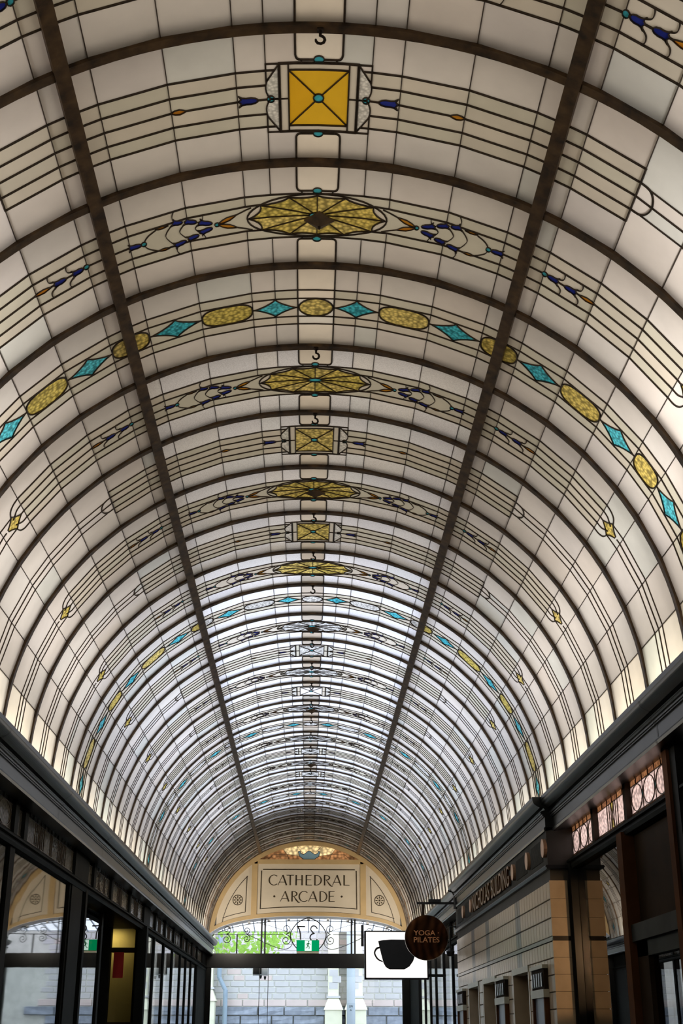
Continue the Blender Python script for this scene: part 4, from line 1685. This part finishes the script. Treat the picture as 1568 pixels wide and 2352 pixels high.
mb.poly(ellipse(.015, 3.495, .016, .016, 10), .003, em)
for a, b, w in (((.01, 3.475), (-.005, 3.415), .028), ((.01, 3.47), (.045, 3.45), .012), ((.045, 3.45), (.055, 3.43), .011), ((0, 3.468), (-.03, 3.45), .012), ((-.03, 3.45), (-.035, 3.425), .011),
                ((0, 3.42), (.03, 3.385), .016), ((.03, 3.385), (.025, 3.345), .014), ((-.005, 3.42), (-.02, 3.375), .016), ((-.02, 3.375), (-.05, 3.36), .013)):
    dx, dz = b[0] - a[0], b[1] - a[1]
    Ln = math.hypot(dx, dz)
    nx, nz_ = -dz / Ln * w / 2, dx / Ln * w / 2
    mb.poly([(a[0] + nx, a[1] + nz_), (b[0] + nx, b[1] + nz_), (b[0] - nx, b[1] - nz_), (a[0] - nx, a[1] - nz_)], .003, em)
mb.build('running_figure', 'exit_green', ex)

# ------------------------------------------------------------------ hanging signs
YC = 21.0
cs = thing('lightbox_sign', (1.9, YC, 2.4), 'square white lightbox sign with a black coffee cup on it', 'sign')
mb = MB()
for a in ((.88, .905, 2.41, 3.13), (1.855, 1.88, 2.41, 3.13), (.88, 1.88, 2.41, 2.435), (.88, 1.88, 3.11, 3.13)):
    mb.box(a[0], a[1], YC - .07, YC + .07, a[2], a[3])
mb.build('frame', 'iron', cs)
box('light_panel', 'lightbox_white', .905, 1.855, YC - .055, YC + .055, 2.435, 3.11, cs)


def cm(u, w, d):
    return Vector((u, YC - .056 - d, w))


cup = [(1.095, 2.975), (1.17, 2.99), (1.30, 3.0), (1.55, 2.998), (1.70, 2.985), (1.69, 2.90), (1.675, 2.78), (1.64, 2.68), (1.58, 2.60), (1.50, 2.555), (1.27, 2.555), (1.21, 2.59), (1.175, 2.65), (1.145, 2.76), (1.115, 2.88)]
mb = MB().poly(cup, .004, cm)
ho = smooth_path([(1.125, 2.895), (1.06, 2.875), (1.025, 2.80), (1.06, 2.72), (1.11, 2.68), (1.17, 2.66)], 4)
hi = smooth_path([(1.12, 2.865), (1.08, 2.85), (1.05, 2.80), (1.08, 2.735), (1.12, 2.70), (1.16, 2.685)], 4)
for i in range(len(ho) - 1):
    mb.poly([ho[i], ho[i + 1], hi[i + 1], hi[i]], .004, cm)
mb.build('cup_picture', 'iron', cs)
box('wall_arm', 'iron', 1.88, 2.15, YC - .02, YC + .02, 3.05, 3.09, cs)
box('wall_arm', 'iron', 1.88, 2.15, YC - .02, YC + .02, 2.45, 2.49, cs)
MB().box(.83, .87, YC - .03, YC + .03, 2.9, 3.22).build('end_bar', 'iron', cs)

YD = 18.0
ds = thing('round_sign', (1.595, YD, 2.83), 'round polished dark copper sign reading YOGA PILATES on a bracket', 'sign')
MB().tube([(1.595, YD - .022, 2.83), (1.595, YD + .02, 2.83)], .287, 56).build('disc', 'polished_bronze', ds)
MB().tube([(1.595, YD + .02, 2.83), (1.595, YD + .035, 2.83)], .294, 56).build('rim', 'chrome', ds)
text('lettering', 'YOGA ·', 'copper_letter', frame_front(1.42, YD - .022, 2.855), .065, .34, .008, ds, .006)
text('lettering', 'PILATES', 'copper_letter', frame_front(1.42, YD - .022, 2.765), .068, .345, .008, ds, .006)
box('hanger', 'dark_wood', 1.535, 1.575, YD - .012, YD + .012, 3.10, 3.265, ds)
box('bracket_arm', 'iron', 1.47, 2.02, YD - .014, YD + .014, 3.26, 3.29, ds)
MB().box(1.63, 1.80, YD - .035, YD + .035, 3.285, 3.325).build('spot_lamp', 'iron', ds)
MB().tube([(2.0, YD, z) for z in (3.20, 3.34)], .03, 8).build('wall_plate', 'iron', ds)
MB().tube([(2.0, YD - .01, 3.34), (1.96, YD - .01, 3.42), (1.90, YD - .01, 3.44)], .01, 6).build('scroll', 'iron', ds)
bl = thing('bracket_lamp', (2.0, 18.16, 2.6), 'small black wall bracket lamp at the far corner of the tiled wall', 'lamp')
MB().tube([(2.02, 18.16, 2.98), (1.93, 18.16, 2.98), (1.93, 18.16, 2.68)], .012, 6).build('arm', 'iron', bl)
MB().tube([(1.93, 18.16, 2.70), (1.93, 18.16, 2.66), (1.93, 18.16, 2.60)], [.02, .06, .045], 10).build('lamp_head', 'iron', bl)

# ------------------------------------------------------------------ the street outside
struct(box('ground', 'asphalt', -40, 40, YE + .3, 60, -.15, -.02))
# awning
cn = thing('street_canopy', (0, 31, 4.0), 'white ribbed glass canopy outside over the street door', 'canopy')
MB().add([(-4, 29.95, 4.28), (4, 29.95, 4.28), (4, 32.6, 3.965), (-4, 32.6, 3.965)], [(0, 1, 2, 3)]).build('canopy_sheet', 'canopy_glass', cn)
rm = MB().box(-.012, .012, 0, 2.66, -.03, .0)
rme = rm.mesh('rafter', 'pole_paint')
sl = math.atan2(-.315, 2.65)
for i in range(-13, 14):
    o = bpy.data.objects.new('rafter', rme)
    put(o, cn, (i * .26, 29.95, 4.275))
    o.rotation_euler = (sl, 0, 0)
box('front_beam', 'white_paint', -4, 4, 32.58, 32.64, 3.955, 3.985, cn)
# lantern camera box under the canopy
ln = thing('security_camera', (-1.08, 31.0, 2.9), 'white box with two black cameras hanging outside the glass door', 'camera')
MB().box(-1.26, -.92, 30.9, 31.1, 2.88, 3.12).build('housing', 'white_paint', ln)
box('dark_front', 'iron', -1.255, -1.06, 30.893, 30.9, 2.90, 3.11, ln)
for x, z in ((-1.08, 2.88), (-.98, 2.86)):
    MB().tube([(x, 30.95, z), (x, 30.95, z - .035), (x, 30.95, z - .075)], [.03, .028, .015], 8).build('dome', 'iron', ln)
box('hanger', 'white_paint', -1.1, -1.07, 30.98, 31.02, 3.12, 4.12, ln)

# church wall of cut stone
YW = 44.0
cw = thing('church_wall', (0, YW, 0), 'pale cut stone church wall with a rough bluestone base across the street', 'building')
box('core', 'mortar', -14, 14, YW + .05, YW + 1, 0, 14, cw)
SM = {}


def stone(mat, w, h, bumpy=0):
    k = (mat, round(w, 2), round(h, 2), bumpy)
    if k not in SM:
        mb = MB()
        b = .012
        d = .03 + (.035 if bumpy else 0)
        f = [(b * 2 + (w - 4 * b) * u, b * 2 + (h - 4 * b) * v) for v in (0, .5, 1) for u in (0, .5, 1)]
        rr = random.Random(bumpy * 17 + int(w * 100))
        vs = [(b, 0.06, b), (w - b, 0.06, b), (w - b, 0.06, h - b), (b, 0.06, h - b)]
        vs += [(u, .055 - d - (rr.random() * .05 if bumpy else 0), v) for u, v in f]
        q = lambda i: 4 + i
        fs = [(q(0), q(1), q(4), q(3)), (q(1), q(2), q(5), q(4)), (q(3), q(4), q(7), q(6)), (q(4), q(5), q(8), q(7)),
              (0, 1, q(2), q(1), q(0)), (1, 2, q(8), q(5), q(2)), (2, 3, q(6), q(7), q(8)), (3, 0, q(0), q(3), q(6))]
        mb.add(vs, fs)
        SM[k] = mb.mesh('stone', mat)
    return SM[k]


for r in range(13):                      # ashlar
    z = 2.69 + r * .185
    x = -4.2 - (r % 2) * .19
    while x < 3.9:
        w = random.choice((.36, .42, .48))
        o = bpy.data.objects.new('stone', stone('stone_pale' if random.random() > .05 else 'stone_pink', w, .185))
        put(o, cw, (x, YW, z))
        x += w
x = -4.2
while x < 3.9:
    o = bpy.data.objects.new('stone', stone('stone_pink', .7, .22))
    put(o, cw, (x, YW - .02, 2.47))
    x += .7
for r in range(4):
    x = -4.3 - (r % 2) * .4
    while x < 3.9:
        w = random.choice((.7, .85, 1.0))
        o = bpy.data.objects.new('stone', stone('bluestone', w, .27, random.randint(1, 3)))
        put(o, cw, (x, YW - .03, 2.20 - r * .27))
        x += w


def buttress(x0, x1, y0, zs, name='buttress'):
    """stepped pier: full below, sloped weathering, slimmer above"""
    t = thing(name, ((x0 + x1) / 2, YW, 0), None, 'buttress')
    dx = .10
    MB().box(x0, x1, y0, YW + .03, 0, zs).build('lower_pier', 'freestone', t)
    MB().add([(x0 - .04, y0 - .04, zs), (x1 + .04, y0 - .04, zs), (x1 + .04, YW, zs), (x0 - .04, YW, zs),
              (x0 + dx, y0 + .28, zs + .36), (x1 - dx, y0 + .28, zs + .36), (x1 - dx, YW, zs + .36), (x0 + dx, YW, zs + .36)],
             [(0, 1, 5, 4), (1, 2, 6, 5), (3, 0, 4, 7), (4, 5, 6, 7), (3, 2, 1, 0)]).build('weathering', 'freestone', t)
    MB().box(x0 + dx - .05, x1 - dx + .05, y0 + .22, YW + .03, zs + .36, zs + .42).build('string_course', 'stone_pale', t)
    MB().box(x0 + dx, x1 - dx, y0 + .28, YW + .03, zs + .42, 9).build('upper_pier', 'freestone', t)
    for i, (u, v) in enumerate(((.1, .30), (.45, .62), (.12, .95), (.5, 1.35))):
        MB().box(x0 + dx + u * .3, x0 + dx + u * .3 + .28, y0 + .272, y0 + .29, zs + .45 + v * .6, zs + .45 + v * .6 + .2).build('quoin', 'stone_pale', t)
    return t


label(buttress(.56, 1.10, 43.2, 2.36), 'stepped pale stone buttress left of the street pole', 'buttress', 'church buttresses')
label(buttress(1.22, 1.86, 43.0, 2.36), 'stepped pale stone buttress behind the street pole', 'buttress', 'church buttresses')
label(buttress(-3.7, -2.95, 43.2, 2.62), 'stepped pale stone buttress at the left edge of the doorway', 'buttress', 'church buttresses')
dp = MB().tube([(-2.86, 43.7, 8), (-2.86, 43.7, 3.35), (-2.64, 43.7, 2.95), (-2.64, 43.7, 0)], .075, 10).build('downpipe', 'pipe_paint')
label(dp, 'blue grey downpipe bent along the church wall', 'downpipe')
pl = thing('street_pole', (1.28, 40, 0), 'pale blue grey street pole numbered 271 A before the church', 'pole')
MB().tube([(1.28, 40, 0), (1.28, 40, 8)], .125, 16).build('shaft', 'pole_paint', pl, True)
text('number', '271', 'iron', frame_front(1.22, 39.872, 2.37), .055, .11, .004, pl)
text('number', 'A', 'iron', frame_front(1.25, 39.872, 2.27), .05, .045, .004, pl)

# street tree
tt = thing('street_tree', (-2.2, 38, 0), 'leafy green street tree seen through the fanlight', 'tree')
MB().tube([(-3.4, 38, 0), (-3.3, 38, 2.5), (-2.8, 38, 4.2), (-2.2, 38, 5.5)], [.14, .12, .09, .05], 8).build('trunk', 'bark', tt)
mb = MB()
rr = random.Random(3)
for i in range(2600):
    a, e = rr.uniform(0, 2 * math.pi), rr.random() ** .4
    c = Vector((-2.3 + 2.0 * e * math.cos(a) + rr.gauss(0, .15), 38 + rr.uniform(-1.2, 1.2), 4.9 + 1.45 * e * math.sin(a) + rr.gauss(0, .1)))
    if c.z < 3.66 + .12 * math.sin(c.x * 9):
        continue
    d = Vector((rr.gauss(0, 1), rr.gauss(0, .6), rr.gauss(-.4, 1))).normalized()
    n = d.orthogonal().normalized()
    q = Matrix.Rotation(rr.uniform(0, 6.28), 3, d) @ n
    l, w = rr.uniform(.10, .18), rr.uniform(.04, .07)
    mb.add([c, c + d * l * .5 + q * w, c + d * l, c + d * l * .5 - q * w], [(0, 1, 2, 3)])
mb.build('foliage', 'leaf_green', tt, kind='stuff')
